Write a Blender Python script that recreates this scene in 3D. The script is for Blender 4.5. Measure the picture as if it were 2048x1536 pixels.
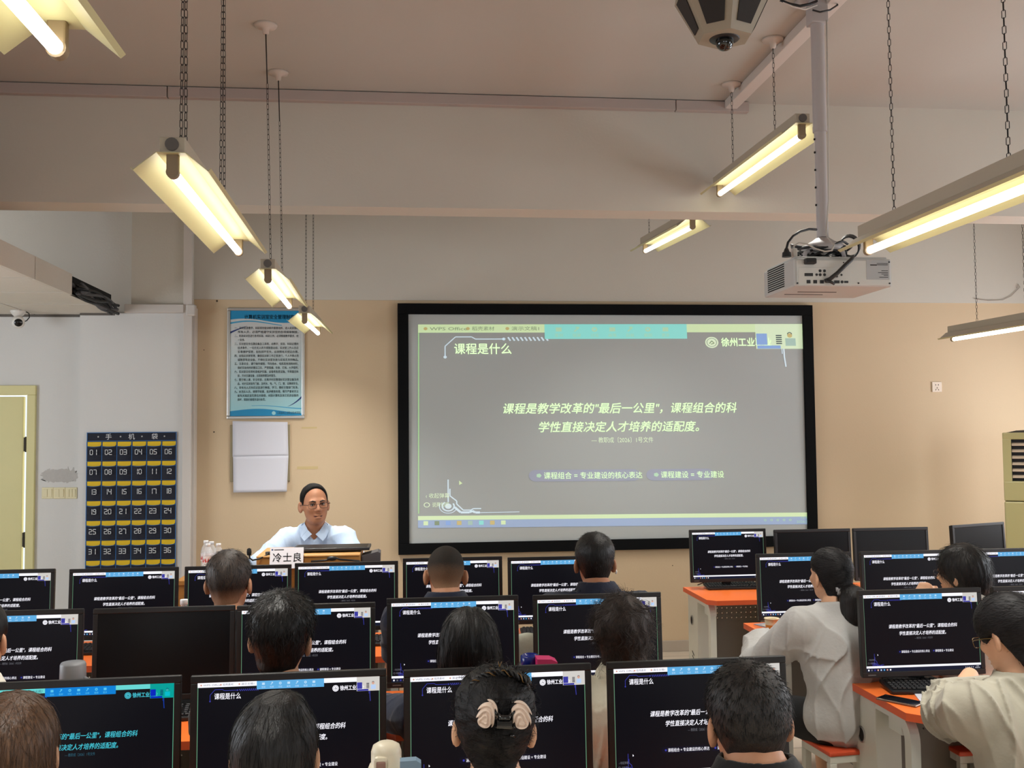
import bpy, bmesh, math, random
import numpy as np
from mathutils import Vector, Matrix, Euler

for o in list(bpy.data.objects):
    bpy.data.objects.remove(o)
SC = bpy.context.scene
COL = SC.collection
random.seed(7)
PI = math.pi

# ------------------------------------------------------------------ camera
CAM_H, FPX = 1.8, 2000.0
YAW, PITCH, ROLL = 0.10614681, 0.05066188, -0.00933843
_f = Vector((math.sin(YAW)*math.cos(PITCH), math.cos(YAW)*math.cos(PITCH), math.sin(PITCH)))
_r = Vector((math.cos(YAW), -math.sin(YAW), 0))
_u = _r.cross(_f)
_r2 = _r*math.cos(ROLL) + _u*math.sin(ROLL)
_u2 = -_r*math.sin(ROLL) + _u*math.cos(ROLL)
cam_data = bpy.data.cameras.new('camera')
cam_data.sensor_width = 36.0
cam_data.lens = FPX/2048.0*36.0
cam_data.clip_start = 0.05
cam = bpy.data.objects.new('camera', cam_data)
COL.objects.link(cam)
cam.matrix_world = Matrix(((_r2.x, _u2.x, -_f.x, 0), (_r2.y, _u2.y, -_f.y, 0), (_r2.z, _u2.z, -_f.z, CAM_H), (0, 0, 0, 1)))
SC.camera = cam


def ray(px, py):
    return _r2*((px-1024)/FPX) - _u2*((py-768)/FPX) + _f


def at(px, py, y):
    """point on the plane at distance y from the camera along the room, seen at that place of the photograph"""
    d = ray(px, py)
    return Vector((0, 0, CAM_H)) + d*(y/d.y)


def atz(px, py, z):
    d = ray(px, py)
    return Vector((0, 0, CAM_H)) + d*((z-CAM_H)/d.z)


# ------------------------------------------------------------------ daylight, exposure
SC.view_settings.view_transform = 'Standard'
SC.view_settings.look = 'None'
SC.view_settings.gamma = 1.0
SC.view_settings.use_curve_mapping = False
SC.view_settings.exposure = 0.0
SC.cycles.max_bounces = 8
SC.cycles.diffuse_bounces = 5
SC.cycles.glossy_bounces = 3
SC.cycles.transmission_bounces = 5
SC.cycles.transparent_max_bounces = 8
SC.cycles.caustics_reflective = False
SC.cycles.caustics_refractive = False
SC.cycles.use_denoising = True
SC.cycles.sample_clamp_indirect = 4.0

world = bpy.data.worlds.new('daylight')
SC.world = world
world.use_nodes = True
world.node_tree.nodes['Background'].inputs[0].default_value = (0.80, 0.90, 1.0, 1)
world.node_tree.nodes['Background'].inputs[1].default_value = 1.2

XL, XR, YB, YF, CEIL = -5.2, 5.95, -3.2, 8.18, 3.78


def area(name, loc, rot, sx, sy, power, col):
    l = bpy.data.lights.new(name, 'AREA')
    l.shape = 'RECTANGLE'
    l.size, l.size_y = sx, sy
    l.energy = power
    l.color = col
    o = bpy.data.objects.new(name, l)
    o.location = loc
    o.rotation_euler = rot
    COL.objects.link(o)
    return o


# daylight coming in through the windows of the right wall and of the wall behind the camera
DAY = (0.86, 0.93, 1.0)
area('window_daylight', (XR+0.02, 7.02, 1.75), (0, PI/2, 0), 1.5, 0.8, 48, (0.95, 0.95, 1.0))
area('window_daylight', (XR+0.02, 4.2, 1.75), (0, PI/2, 0), 1.7, 1.9, 70, DAY)
area('window_daylight', (XR+0.02, 0.8, 1.75), (0, PI/2, 0), 1.7, 1.9, 48, DAY)
area('window_daylight', (1.8, YB-0.02, 1.6), (PI/2, 0, 0), 2.4, 1.4, 22, DAY)
area('window_daylight', (-2.4, YB-0.02, 1.6), (PI/2, 0, 0), 2.4, 1.4, 22, DAY)
area('window_daylight', (XL-0.02, 4.5, 1.7), (0, -PI/2, 0), 1.6, 2.4, 100, DAY)  # added left window light, brightens the soffit underside and left white walls
area('window_daylight', (XL-0.02, 6.95, 3.3), (0, -PI/2, 0), 0.5, 1.7, 24, (1.0, 0.96, 0.90))  # made-up transom light, added to brighten the alcove above the soffit


# ------------------------------------------------------------------ materials
def s2l(c):
    return tuple((x/12.92 if x <= 0.04045 else ((x+0.055)/1.055)**2.4) for x in (v/255.0 for v in c))


MATS = {}


def mat(name, rgb, rough=0.6, metal=0.0, spec=0.5, emit=None, estr=1.0, bump=None, var=None, alpha=1.0, trans=0.0, sheen=0.0, coat=0.0):
    """rgb in 0..255 sRGB. bump=(scale, strength, (stretch)) noise bump. var=(scale, amount) noise colour variation"""
    if name in MATS:
        return MATS[name]
    m = bpy.data.materials.new(name)
    m.use_nodes = True
    nt = m.node_tree
    b = nt.nodes['Principled BSDF']
    c = s2l(rgb)
    b.inputs['Base Color'].default_value = (*c, 1)
    b.inputs['Roughness'].default_value = rough
    b.inputs['Metallic'].default_value = metal
    b.inputs['Specular IOR Level'].default_value = spec
    b.inputs['Alpha'].default_value = alpha
    b.inputs['Transmission Weight'].default_value = trans
    if sheen:
        b.inputs['Sheen Weight'].default_value = sheen
    if coat:
        b.inputs['Coat Weight'].default_value = coat
    if emit:
        b.inputs['Emission Color'].default_value = (*s2l(emit), 1)
        b.inputs['Emission Strength'].default_value = estr
    if bump or var:
        tc = nt.nodes.new('ShaderNodeTexCoord')
    if bump:
        mp = nt.nodes.new('ShaderNodeMapping')
        if len(bump) > 2:
            mp.inputs['Scale'].default_value = bump[2]
        n = nt.nodes.new('ShaderNodeTexNoise')
        n.inputs['Scale'].default_value = bump[0]
        n.inputs['Detail'].default_value = 5
        bp = nt.nodes.new('ShaderNodeBump')
        bp.inputs['Strength'].default_value = bump[1]
        bp.inputs['Distance'].default_value = 0.01
        nt.links.new(tc.outputs['Object'], mp.inputs[0])
        nt.links.new(mp.outputs[0], n.inputs['Vector'])
        nt.links.new(n.outputs['Fac'], bp.inputs['Height'])
        nt.links.new(bp.outputs[0], b.inputs['Normal'])
    if var:
        n2 = nt.nodes.new('ShaderNodeTexNoise')
        n2.inputs['Scale'].default_value = var[0]
        n2.inputs['Detail'].default_value = 6
        n2.inputs['Roughness'].default_value = 0.65
        mp2 = nt.nodes.new('ShaderNodeMapping')
        if len(var) > 2:
            mp2.inputs['Scale'].default_value = var[2]
        mx = nt.nodes.new('ShaderNodeMix')
        mx.data_type = 'RGBA'
        k = var[1]
        mx.inputs[6].default_value = (*[max(0, v*(1-k)) for v in c], 1)
        mx.inputs[7].default_value = (*[min(1, v*(1+k)) for v in c], 1)
        nt.links.new(tc.outputs['Object'], mp2.inputs[0])
        nt.links.new(mp2.outputs[0], n2.inputs['Vector'])
        nt.links.new(n2.outputs['Fac'], mx.inputs[0])
        nt.links.new(mx.outputs[2], b.inputs['Base Color'])
    MATS[name] = m
    return m


# ------------------------------------------------------------------ mesh building
_boxcache = {}


def _box(sx, sy, sz, bev, seg=2):
    k = (round(sx, 5), round(sy, 5), round(sz, 5), round(bev, 5), seg)
    if k not in _boxcache:
        bm = bmesh.new()
        bmesh.ops.create_cube(bm, size=1.0)
        for v in bm.verts:
            v.co = Vector((v.co.x*sx, v.co.y*sy, v.co.z*sz))
        if bev > 0:
            bev = min(bev, 0.48*min(sx, sy, sz))
            bmesh.ops.bevel(bm, geom=bm.edges[:], offset=bev, segments=seg, affect='EDGES', profile=0.5)
        bm.verts.index_update()
        _boxcache[k] = ([v.co.copy() for v in bm.verts], [[v.index for v in f.verts] for f in bm.faces])
        bm.free()
    return _boxcache[k]


class MB:
    def __init__(s):
        s.v, s.f, s.m, s.sm = [], [], [], []

    def add(s, vs, fs, m=0, smooth=False, M=None):
        n = len(s.v)
        for v in vs:
            v = Vector(v)
            s.v.append(tuple(M @ v) if M is not None else tuple(v))
        for f in fs:
            s.f.append([i+n for i in f])
            s.m.append(m)
            s.sm.append(smooth)
        return s

    def box(s, c, size, m=0, bev=0.0, rot=None, seg=2):
        vs, fs = _box(*size, bev, seg)
        M = Matrix.Translation(Vector(c))
        if rot is not None:
            M = M @ Euler(rot).to_matrix().to_4x4()
        return s.add(vs, fs, m, False, M)

    def span(s, a, b, m=0, bev=0.0):
        a, b = Vector(a), Vector(b)
        return s.box((a+b)/2, (abs(b.x-a.x), abs(b.y-a.y), abs(b.z-a.z)), m, bev)

    def cyl(s, p0, p1, r0, r1=None, n=20, m=0, caps=True, smooth=True):
        r1 = r0 if r1 is None else r1
        p0, p1 = Vector(p0), Vector(p1)
        d = (p1-p0).normalized()
        a = d.orthogonal().normalized()
        b = d.cross(a)
        vs = []
        for p, r in ((p0, r0), (p1, r1)):
            for i in range(n):
                t = 2*PI*i/n
                vs.append(p + a*(math.cos(t)*r) + b*(math.sin(t)*r))
        s.add(vs, [[i, (i+1) % n, n+(i+1) % n, n+i] for i in range(n)], m, smooth)
        if caps:
            s.add(vs[:n], [list(range(n))[::-1]], m)
            s.add(vs[n:], [list(range(n))], m)
        return s

    def tube(s, pts, r, n=8, m=0, caps=True, closed=False):
        P = [Vector(p) for p in pts]
        L = len(P)
        rs = r if isinstance(r, (list, tuple)) else [r]*L
        vs = []
        prev = None
        for i, p in enumerate(P):
            if closed:
                t = (P[(i+1) % L]-P[i-1]).normalized()
            else:
                t = (P[min(i+1, L-1)]-P[max(i-1, 0)]).normalized()
            if prev is None:
                a = t.orthogonal().normalized()
            else:
                a = (prev - t*prev.dot(t))
                a = a.normalized() if a.length > 1e-6 else t.orthogonal().normalized()
            prev = a
            b = t.cross(a)
            for k in range(n):
                w = 2*PI*k/n
                vs.append(p + a*(math.cos(w)*rs[i]) + b*(math.sin(w)*rs[i]))
        fs = []
        for i in range(L if closed else L-1):
            j = (i+1) % L
            for k in range(n):
                fs.append([i*n+k, i*n+(k+1) % n, j*n+(k+1) % n, j*n+k])
        if caps and not closed:
            fs.append(list(range(n))[::-1])
            fs.append([(L-1)*n+k for k in range(n)])
        return s.add(vs, fs, m, True)

    def lathe(s, prof, c=(0, 0, 0), n=24, m=0, smooth=True, M=None):
        vs, fs = [], []
        c = Vector(c)
        for r, z in prof:
            for i in range(n):
                t = 2*PI*i/n
                p = Vector((r*math.cos(t), r*math.sin(t), z))
                vs.append((M @ p if M is not None else p) + c)
        for j in range(len(prof)-1):
            for i in range(n):
                fs.append([j*n+i, j*n+(i+1) % n, (j+1)*n+(i+1) % n, (j+1)*n+i])
        return s.add(vs, fs, m, smooth)

    def ball(s, c, r, m=0, n=16, M=None):
        if not isinstance(r, (tuple, list)):
            r = (r, r, r)
        vs, fs = [], []
        k = n//2
        for j in range(k+1):
            th = PI*j/k
            for i in range(n):
                ph = 2*PI*i/n
                p = Vector((r[0]*math.sin(th)*math.cos(ph), r[1]*math.sin(th)*math.sin(ph), r[2]*math.cos(th)))
                vs.append((M @ p if M is not None else p) + Vector(c))
        for j in range(k):
            for i in range(n):
                fs.append([j*n+i, (j+1)*n+i, (j+1)*n+(i+1) % n, j*n+(i+1) % n])
        return s.add(vs, fs, m, True)

    def quad(s, a, b, c, d, m=0):
        return s.add([a, b, c, d], [[0, 1, 2, 3]], m)

    def prism(s, poly, ext, m=0, smooth=False):
        P = [Vector(p) for p in poly]
        e = Vector(ext)
        n = len(P)
        s.add(P+[p+e for p in P], [[i, (i+1) % n, n+(i+1) % n, n+i] for i in range(n)], m, smooth)
        s.add(P, [list(range(n))[::-1]], m)
        s.add([p+e for p in P], [list(range(n))], m)
        return s

    def build(s, name, mats, parent=None, loc=None, rot=None):
        me = bpy.data.meshes.new(name)
        me.from_pydata(s.v, [], s.f)
        if not isinstance(mats, (list, tuple)):
            mats = [mats]
        for x in mats:
            me.materials.append(x)
        me.polygons.foreach_set('material_index', s.m)
        me.polygons.foreach_set('use_smooth', s.sm)
        me.update()
        o = bpy.data.objects.new(name, me)
        COL.objects.link(o)
        if loc is not None:
            o.location = loc
        if rot is not None:
            o.rotation_euler = rot
        if parent is not None:
            o.parent = parent
        return o


def tag(o, label, cat, group=None):
    o['label'] = label
    o['category'] = cat
    if group:
        o['group'] = group
    return o


def thing(name, label, cat, loc=(0, 0, 0), rotz=0.0, group=None):
    o = bpy.data.objects.new(name, None)
    o.empty_display_size = 0.05
    COL.objects.link(o)
    o.location = loc
    o.rotation_euler = (0, 0, rotz)
    return tag(o, label, cat, group)


def struct(o):
    o['kind'] = 'structure'
    return o


CHILD = {}


def kids(o):
    return [c for c in COL.objects if c.parent == o]


def dup(root, loc, rotz, label, group=None):
    r = root.copy()
    COL.objects.link(r)
    r.location = loc
    r.rotation_euler = (0, 0, rotz)
    r['label'] = label
    if group:
        r['group'] = group
    for ch in kids(root):
        c = ch.copy()
        COL.objects.link(c)
        c.parent = r
        for g in kids(ch):
            d = g.copy()
            COL.objects.link(d)
            d.parent = c
    return r


_tc = {}


def textmesh(body, bold=0.0, shear=0.0, spacing=1.0, res=2):
    """flat lettering of size 1, left-aligned, baseline at 0"""
    k = (body, bold, shear, spacing)
    if k in _tc:
        return _tc[k]
    cu = bpy.data.curves.new('t', 'FONT')
    cu.body = body
    cu.size = 1.0
    cu.shear = shear
    cu.offset = bold
    cu.space_character = spacing
    cu.resolution_u = res
    ob = bpy.data.objects.new('t', cu)
    me = bpy.data.meshes.new_from_object(ob)
    vs = [(v.co.x, v.co.y) for v in me.vertices]
    fs = [list(p.vertices) for p in me.polygons]
    bpy.data.objects.remove(ob)
    bpy.data.curves.remove(cu)
    bpy.data.meshes.remove(me)
    _tc[k] = (vs, fs)
    return vs, fs


def text(mb, body, fn, size, x, y, m=0, align='L', bold=0.0, shear=0.0, sx=1.0, width=None, up=0.0, spacing=1.0):
    """lettering through fn(x, y) -> 3D; y is the baseline; width fits the line to that width"""
    vs, fs = textmesh(body, 0.0, shear, spacing)
    if not vs:
        return
    x0 = min(v[0] for v in vs)
    x1 = max(v[0] for v in vs)
    if width:
        sx = width/((x1-x0)*size)
    b = 0.55*bold
    w = (x1-x0)*size*sx
    ox = x - (0 if align == 'L' else w/2 if align == 'C' else w)
    for dx, dy in (((-b, -b), (b, b), (-b, b), (b, -b)) if b > 0 else ((0, 0),)):
        mb.add([fn(ox+(v[0]-x0+dx)*size*sx, y+(v[1]+dy)*size) for v in vs], fs, m)

# ================================================================== the room
M_white = mat('white plaster', (198, 192, 181), 0.9, bump=(60, 0.08), var=(1.3, 0.035))  # same white as the side bay, darkened and warmed for dimmer light
M_whitec = mat('white plaster of the side bay', (214, 213, 211), 0.9, bump=(60, 0.08), var=(1.3, 0.03))
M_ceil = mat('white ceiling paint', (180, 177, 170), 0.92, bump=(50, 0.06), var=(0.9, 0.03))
M_tan = mat('tan wall paint', (204, 181, 150), 0.85, bump=(70, 0.06), var=(1.1, 0.03))
M_floor = mat('pale floor tile', (196, 182, 165), 0.35, var=(3, 0.05))
M_cream = mat('cream door paint', (214, 206, 150), 0.5, var=(2, 0.03))
M_pvc = mat('white plastic trunking', (205, 198, 192), 0.5)
M_black = mat('black plastic', (16, 16, 18), 0.45)
M_dark = mat('dark gap', (20, 18, 17), 0.9)
M_steel = mat('brushed steel', (170, 170, 168), 0.35, metal=0.9)
M_tile = mat('soffit tile', (216, 210, 200), 0.9, bump=(180, 0.3), var=(6, 0.03))

# floor: tiles with thin joints
mb = MB()
mb.span((XL, YB, -0.1), (XR, YF, 0.0))
fl = struct(mb.build('floor', M_floor))
nt = M_floor.node_tree
br = nt.nodes.new('ShaderNodeTexBrick')
br.offset = 0.0
br.inputs['Scale'].default_value = 1.0
br.inputs['Brick Width'].default_value = 0.8
br.inputs['Row Height'].default_value = 0.8
br.inputs['Mortar Size'].default_value = 0.004
br.inputs['Color1'].default_value = (*s2l((198, 184, 168)), 1)
br.inputs['Color2'].default_value = (*s2l((192, 179, 162)), 1)
br.inputs['Mortar'].default_value = (*s2l((110, 100, 90)), 1)
tcn = nt.nodes.new('ShaderNodeTexCoord')
nt.links.new(tcn.outputs['Object'], br.inputs['Vector'])
nt.links.new(br.outputs['Color'], nt.nodes['Principled BSDF'].inputs['Base Color'])

# ceiling
mb = MB()
mb.span((XL, YB, CEIL), (XR, YF, CEIL+0.12))
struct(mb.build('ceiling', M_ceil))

# front wall: tan below, white above; white side bay with a shallow pillar on the left
TAN_Z = 2.905
mb = MB()
mb.span((-1.72, YF, 0), (XR, YF+0.2, TAN_Z), 1)
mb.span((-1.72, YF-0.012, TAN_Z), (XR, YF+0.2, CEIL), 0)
mb.span((XL, YF, 2.16), (-1.72, YF+0.2, CEIL), 2)
mb.span((-2.93, YF, 0), (-1.72, YF+0.2, 2.16), 2)
mb.span((XL, YF, 0), (-4.0, YF+0.2, 2.16), 2)
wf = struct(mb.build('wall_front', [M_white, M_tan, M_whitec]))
# small marks where tape and screws were
mb = MB()
mt = mat('old tape mark', (196, 174, 128), 0.8)
mk = mat('dark wall speck', (70, 58, 46), 0.9)
a, b = at(594, 933, YF), at(636, 938, YF)
mb.span((a.x, YF-0.002, b.z), (b.x, YF, a.z), 0)
a, b = at(603, 854, YF), at(634, 857, YF)
mb.span((a.x, YF-0.002, b.z), (b.x, YF, a.z), 0)
for px, py, r in ((428, 864, 0.006), (434, 602, 0.008), (1345, 1131, 0.004), (408, 700, 0.004)):
    p = at(px, py, YF)
    mb.cyl((p.x, YF, p.z), (p.x, YF-0.003, p.z), r, n=8, m=1)
struct(mb.build('wall_front_marks', [mt, mk]))

# pillar of the side bay
mb = MB()
PX0, PX1 = at(165, 900, YF).x, -1.68
SOF = 2.78
mb.span((PX0, YF-0.10, 0), (PX1, YF, SOF), 0)
PXU = at(270, 520, YF).x
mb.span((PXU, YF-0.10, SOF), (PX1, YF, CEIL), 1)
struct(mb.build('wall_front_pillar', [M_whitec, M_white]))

# skirting
mb = MB()
mb.span((PX1+0.02, YF-0.012, 0), (XR, YF, 0.09), 0, 0.003)
struct(mb.build('baseboard_front', mat('grey skirting tile', (176, 164, 150), 0.5)))


# right wall with three windows, rear wall with two
def wall_with_holes(name, x_is, pos, lo, hi, holes, thick, m):
    """wall plane; holes = [(a0, a1, z0, z1)]"""
    mb = MB()
    cuts = sorted(holes)
    cur = lo

    def seg(a0, a1, z0, z1):
        if a1-a0 < 1e-4 or z1-z0 < 1e-4:
            return
        if x_is:
            mb.span((pos, a0, z0), (pos+thick, a1, z1), 0)
        else:
            mb.span((a0, pos, z0), (a1, pos+thick, z1), 0)
    for a0, a1, z0, z1 in cuts:
        seg(cur, a0, 0, CEIL)
        seg(a0, a1, 0, z0)
        seg(a0, a1, z1, CEIL)
        cur = a1
    seg(cur, hi, 0, CEIL)
    return struct(mb.build(name, m))


R_H = [(6.62, 7.42, 1.0, 2.5), (3.25, 5.15, 0.9, 2.6), (-0.15, 1.75, 0.9, 2.6)]
B_H = [(-3.6, -1.2, 0.9, 2.3), (0.6, 3.0, 0.9, 2.3)]
L_H_ADDED = [(3.3, 5.7, 0.9, 2.5), (6.1, 7.8, 3.05, 3.55)]  # unseen window and transom, added to let extra light in from the left
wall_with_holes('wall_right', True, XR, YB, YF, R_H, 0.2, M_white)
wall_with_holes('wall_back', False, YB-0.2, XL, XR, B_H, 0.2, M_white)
wall_with_holes('wall_left', True, XL-0.2, YB, YF, L_H_ADDED, 0.2, M_whitec)
M_frame = mat('white window frame', (225, 225, 222), 0.4)
M_glass = mat('window glass', (255, 255, 255), 0.02, alpha=0.06)
n = 0
for holes, x_is, pos in ((R_H, True, XR+0.1), (B_H, False, YB-0.1), (L_H_ADDED, True, XL-0.1)):
    for a0, a1, z0, z1 in holes:
        n += 1
        mb = MB()
        g = MB()
        t = 0.03

        def P(a, z, d):
            return (pos+d, a, z) if x_is else (a, pos+d, z)
        for c0, c1, e0, e1 in ((a0, a0+0.05, z0, z1), (a1-0.05, a1, z0, z1), (a0, a1, z0, z0+0.05), (a0, a1, z1-0.05, z1), ((a0+a1)/2-0.025, (a0+a1)/2+0.025, z0, z1)):
            mb.span(P(c0, e0, -t), P(c1, e1, t), 0, 0.004)
        w = struct(mb.build('window_%d' % n, M_frame))
        g.span(P(a0+0.04, z0+0.04, 0.04), P(a1-0.04, z1-0.04, 0.045))
        g.build('pane', M_glass, w)

# ceiling beam across the room
BY0, BY1, BZ = 5.75, 5.97, 3.117
mb = MB()
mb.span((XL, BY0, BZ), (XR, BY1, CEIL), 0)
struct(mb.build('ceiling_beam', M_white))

# cable trunking at the beam and along the ceiling
mb = MB()
tx1 = 1.93
for x0, x1 in ((XL, -1.33), (-1.325, 1.60), (1.605, tx1+0.12)):
    mb.span((x0, BY0-0.045, CEIL-0.065), (x1, BY0, CEIL-0.004), 0, 0.003)
struct(mb.build('trim_1', mat('greyed trunking', (176, 162, 156), 0.5)))
mb = MB()
mb.span((tx1-0.03, 2.4, CEIL-0.05), (tx1+0.045, BY0-0.045, CEIL), 0, 0.003)
struct(mb.build('trim_2', M_pvc))
# vertical and horizontal trunking at the pillar
mb = MB()
a = at(385, 620, YF-0.12)
mb.span((PX1-0.055, YF-0.135, 0), (PX1+0.012, YF-0.10, CEIL), 0, 0.003)
mb.span((PX1+0.0, YF-0.10, 0), (PX1+0.03, YF-0.0, SOF+0.05), 0, 0.003)
struct(mb.build('trim_3', M_pvc))
mb = MB()
mb.span((at(250, 620, YF-0.13).x, YF-0.15, SOF+0.0), (PX1-0.05, YF-0.10, SOF+0.065), 0, 0.003)
struct(mb.build('trim_4', M_pvc))
mb = MB()
mb.box((PX1+0.005, YF-0.12, SOF+0.02), (0.07, 0.07, 0.09), 0, 0.01)
struct(mb.build('trim_5', M_pvc))

# lowered ceiling of the side bay (left): tiled soffit with a fascia of panels
mb = MB()
SX = -2.262
SH = 0.145
ya, yb = 3.2, YF-0.0
ys = [3.2, 4.86, 5.62, 6.38, 7.07, YF-0.1]
for i in range(len(ys)-1):
    if i == len(ys)-2:
        continue
    mb.span((SX-0.02, ys[i]+0.006, SOF), (SX, ys[i+1]-0.006, SOF+SH), 0, 0.002)
for i in range(8):
    y0 = YF-0.62*(i+1)
    for j in range(5):
        x1 = SX-0.02-0.62*j
        mb.span((max(XL, x1-0.610), y0+0.008, SOF), (x1, y0+0.612, SOF+0.004), 1)
mb.span((SX-0.035, ys[-2], SOF+0.02), (SX-0.03, ys[-1], SOF+SH), 2)
mb.span((XL, ya, SOF+0.004), (SX-0.022, YF, SOF+0.010), 2)
mb.span((SX-0.034, ya, SOF+0.01), (SX-0.021, ys[-2], SOF+SH-0.004), 2)
mb.span((XL, ya, SOF+0.010), (SX-0.034, YF, SOF+0.034), 0)
struct(mb.build('ceiling_soffit', [M_tile, M_tile, M_dark]))
mb = MB()
mb.span((XL, YF-0.006, SOF-0.02), (PX0, YF, SOF+0.004), 0)
mb.span((PX0, YF-0.106, SOF-0.018), (SX, YF-0.10, SOF+0.004), 0)
struct(mb.build('trim_6', mat('dark soffit edge strip', (96, 90, 84), 0.7)))
# dark bundle of cables where the missing panel leaves the soffit open
mb = MB()
for i in range(9):
    pts = []
    for k in range(10):
        t = k/9
        pts.append((SX+0.02+0.03*math.sin(i*2.1+t*3), 7.1+0.9*t+0.02*math.sin(i+t*5), SOF+0.05-0.03*t+0.035*math.sin(i*1.7+t*4)))
    mb.tube(pts, 0.012, 6, i % 2)
tag(mb.build('cable_bundle', [mat('black cable sheath', (28, 28, 30), 0.6), mat('grey cable sheath', (84, 84, 88), 0.6)]), 'dark bundle of cables drooping from the open end of the lowered ceiling', 'cables')

# door on the left of the side bay: frame, leaf standing a little open, hinges
mb = MB()
dx1 = -2.937
DT = 2.145
mb.span((dx1-0.0, YF-0.03, 0), (dx1+0.063, YF+0.05, DT), 0, 0.004)
mb.span((-4.08, YF-0.03, 0), (-3.99, YF+0.05, DT), 0, 0.004)
mb.span((-4.08, YF-0.03, DT), (dx1+0.063, YF+0.05, DT+0.075), 0, 0.004)
door = struct(mb.build('door_1', M_cream))
mb = MB()
mb.span((-3.985, YF+0.0, 0.01), (dx1-0.036, YF+0.045, DT-0.012), 0, 0.003)
mb.build('door_leaf', M_cream, door)
for z in (1.76, 1.02):
    h = MB()
    h.cyl((dx1-0.01, YF-0.006, z-0.06), (dx1-0.01, YF-0.006, z+0.06), 0.008, n=10)
    h.span((dx1-0.03, YF-0.003, z-0.055), (dx1+0.002, YF+0.002, z+0.055))
    h.build('hinge', mat('dark hinge', (52, 46, 36), 0.5, metal=0.6), door)
area('daylight_behind_door', (-3.4, YF+1.2, 1.3), (PI/2, 0, PI), 2.0, 2.4, 60, (1, 0.98, 0.93)).data.color = (1, 0.98, 0.93)

# scraped plaster above the switches
mb = MB()
c = at(119, 952, YF)
ring = []
rnd = random.Random(3)
for i in range(90):
    t = 2*PI*i/90
    rx, rz = 0.135*(1+0.12*rnd.uniform(-1, 1)), 0.050*(1+0.8*rnd.random()*rnd.random()*(1 if math.sin(t) > 0 else 0.4)-0.25*rnd.random())
    ring.append((c.x+rx*math.copysign(abs(math.cos(t))**0.6, math.cos(t)), YF-0.002, c.z+rz*math.copysign(abs(math.sin(t))**0.7, math.sin(t))))
mb.prism(ring[::-1], (0, 0.002, 0))
struct(mb.build('wall_front_patch', mat('scraped grey plaster', (186, 183, 180), 0.95, var=(40, 0.1))))

# three wall switches side by side
M_switch = mat('yellowed switch plastic', (226, 216, 178), 0.4)
for i, wd in enumerate(('left', 'middle', 'right')):
    px = 96+i*23.5
    p = at(px, 986, YF)
    t = thing('light_switch', 'yellowed square wall switch beside the cream door, %s one of the three' % wd, 'light switch', (p.x, YF, p.z), 0, 'light switches beside the cream door')
    MB().box((0, -0.006, 0), (0.088, 0.012, 0.088), 0, 0.004).build('switch_plate', M_switch, t)
    for k in ((-1, 1) if i < 2 else (-1, 0, 1)):
        w = 0.033 if i < 2 else 0.021
        MB().box((k*(w+0.002)*(0.5 if i < 2 else 1)*(1 if i < 2 else 1), -0.014, 0), (w, 0.006, 0.062), 0, 0.002, rot=(0.06, 0, 0)).build('rocker', M_switch, t)

# power outlet on the tan wall
p = at(1873, 774, YF)
t = thing('power_outlet', 'white square power outlet alone on the tan wall between screen and air conditioner', 'outlet', (p.x, YF, p.z))
MB().box((0, -0.005, 0), (0.088, 0.01, 0.088), 0, 0.003).build('outlet_plate', mat('outlet plastic', (222, 205, 186), 0.4), t)
h = MB()
for x, z, r in ((-0.012, 0.018, 0), (0.012, 0.018, 0), (0, -0.008, 0), (-0.012, -0.024, 0.5), (0.012, -0.024, -0.5)):
    h.box((x, -0.0105, z), (0.004, 0.003, 0.011), 0, 0.0, rot=(0, r, 0))
h.build('socket_slots', M_dark, t)

# thin loose wire on the upper right wall
mb = MB()
pts = [at(px, py, YF-0.02) for px, py in ((1948, 597), (1975, 601), (2005, 600), (2022, 592), (2034, 580), (2040, 574), (2036, 568), (2033, 576))]
mb.tube([tuple(q) for q in pts], 0.0025, 5)
tag(mb.build('loose_wire', mat('pale wire', (150, 136, 124), 0.6)), 'thin loose wire sagging across the white wall above the right end', 'wire')

# ------------------------------------------------------------------ surveillance camera on the left
p = at(36, 636, YF-0.25)
t = thing('security_camera', 'small white dome security camera under the lowered ceiling at far left', 'security camera', (p.x, p.y, SOF), 0.40)
M_cw = mat('white camera plastic', (222, 218, 212), 0.35)
MB().lathe([(0.0, 0), (0.055, 0), (0.055, -0.012), (0.04, -0.035), (0.022, -0.048), (0.0, -0.048)], n=24).build('ceiling_mount', M_cw, t)
R = Euler((0.45, 0, 0)).to_matrix()
mb = MB()
mb.ball((0, -0.01, -0.085), 0.046, 0, 20)
mb.lathe([(0.046, 0.0), (0.046, 0.05), (0.04, 0.062), (0.0, 0.062)], (0, -0.01, -0.085), 20, 0, M=Euler((PI/2+0.25, 0, 0)).to_matrix())
mb.build('camera_head', M_cw, t)
mb = MB()
mb.lathe([(0.03, 0.063), (0.026, 0.068), (0.0, 0.07)], (0, -0.01, -0.085), 20, 0, M=Euler((PI/2+0.25, 0, 0)).to_matrix())
mb.build('lens', mat('black lens glass', (4, 4, 5), 0.1), t)
mb = MB()
mb.tube([(0.05, 0, -0.005), (0.075, 0, -0.02), (0.078, 0, -0.05), (0.06, 0, -0.075), (0.04, 0, -0.085)], 0.004, 6)
mb.build('camera_cable', M_black, t)

# ================================================================== the slide shown on the wall and on every monitor
SLOTS = ['bg', 'white', 'blue', 'text', 'line', 'task', 'dim', 'twall', 'tblue', 'tdark', 'tshirt', 'icon', 'pill', 'edge', 'orange']


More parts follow.
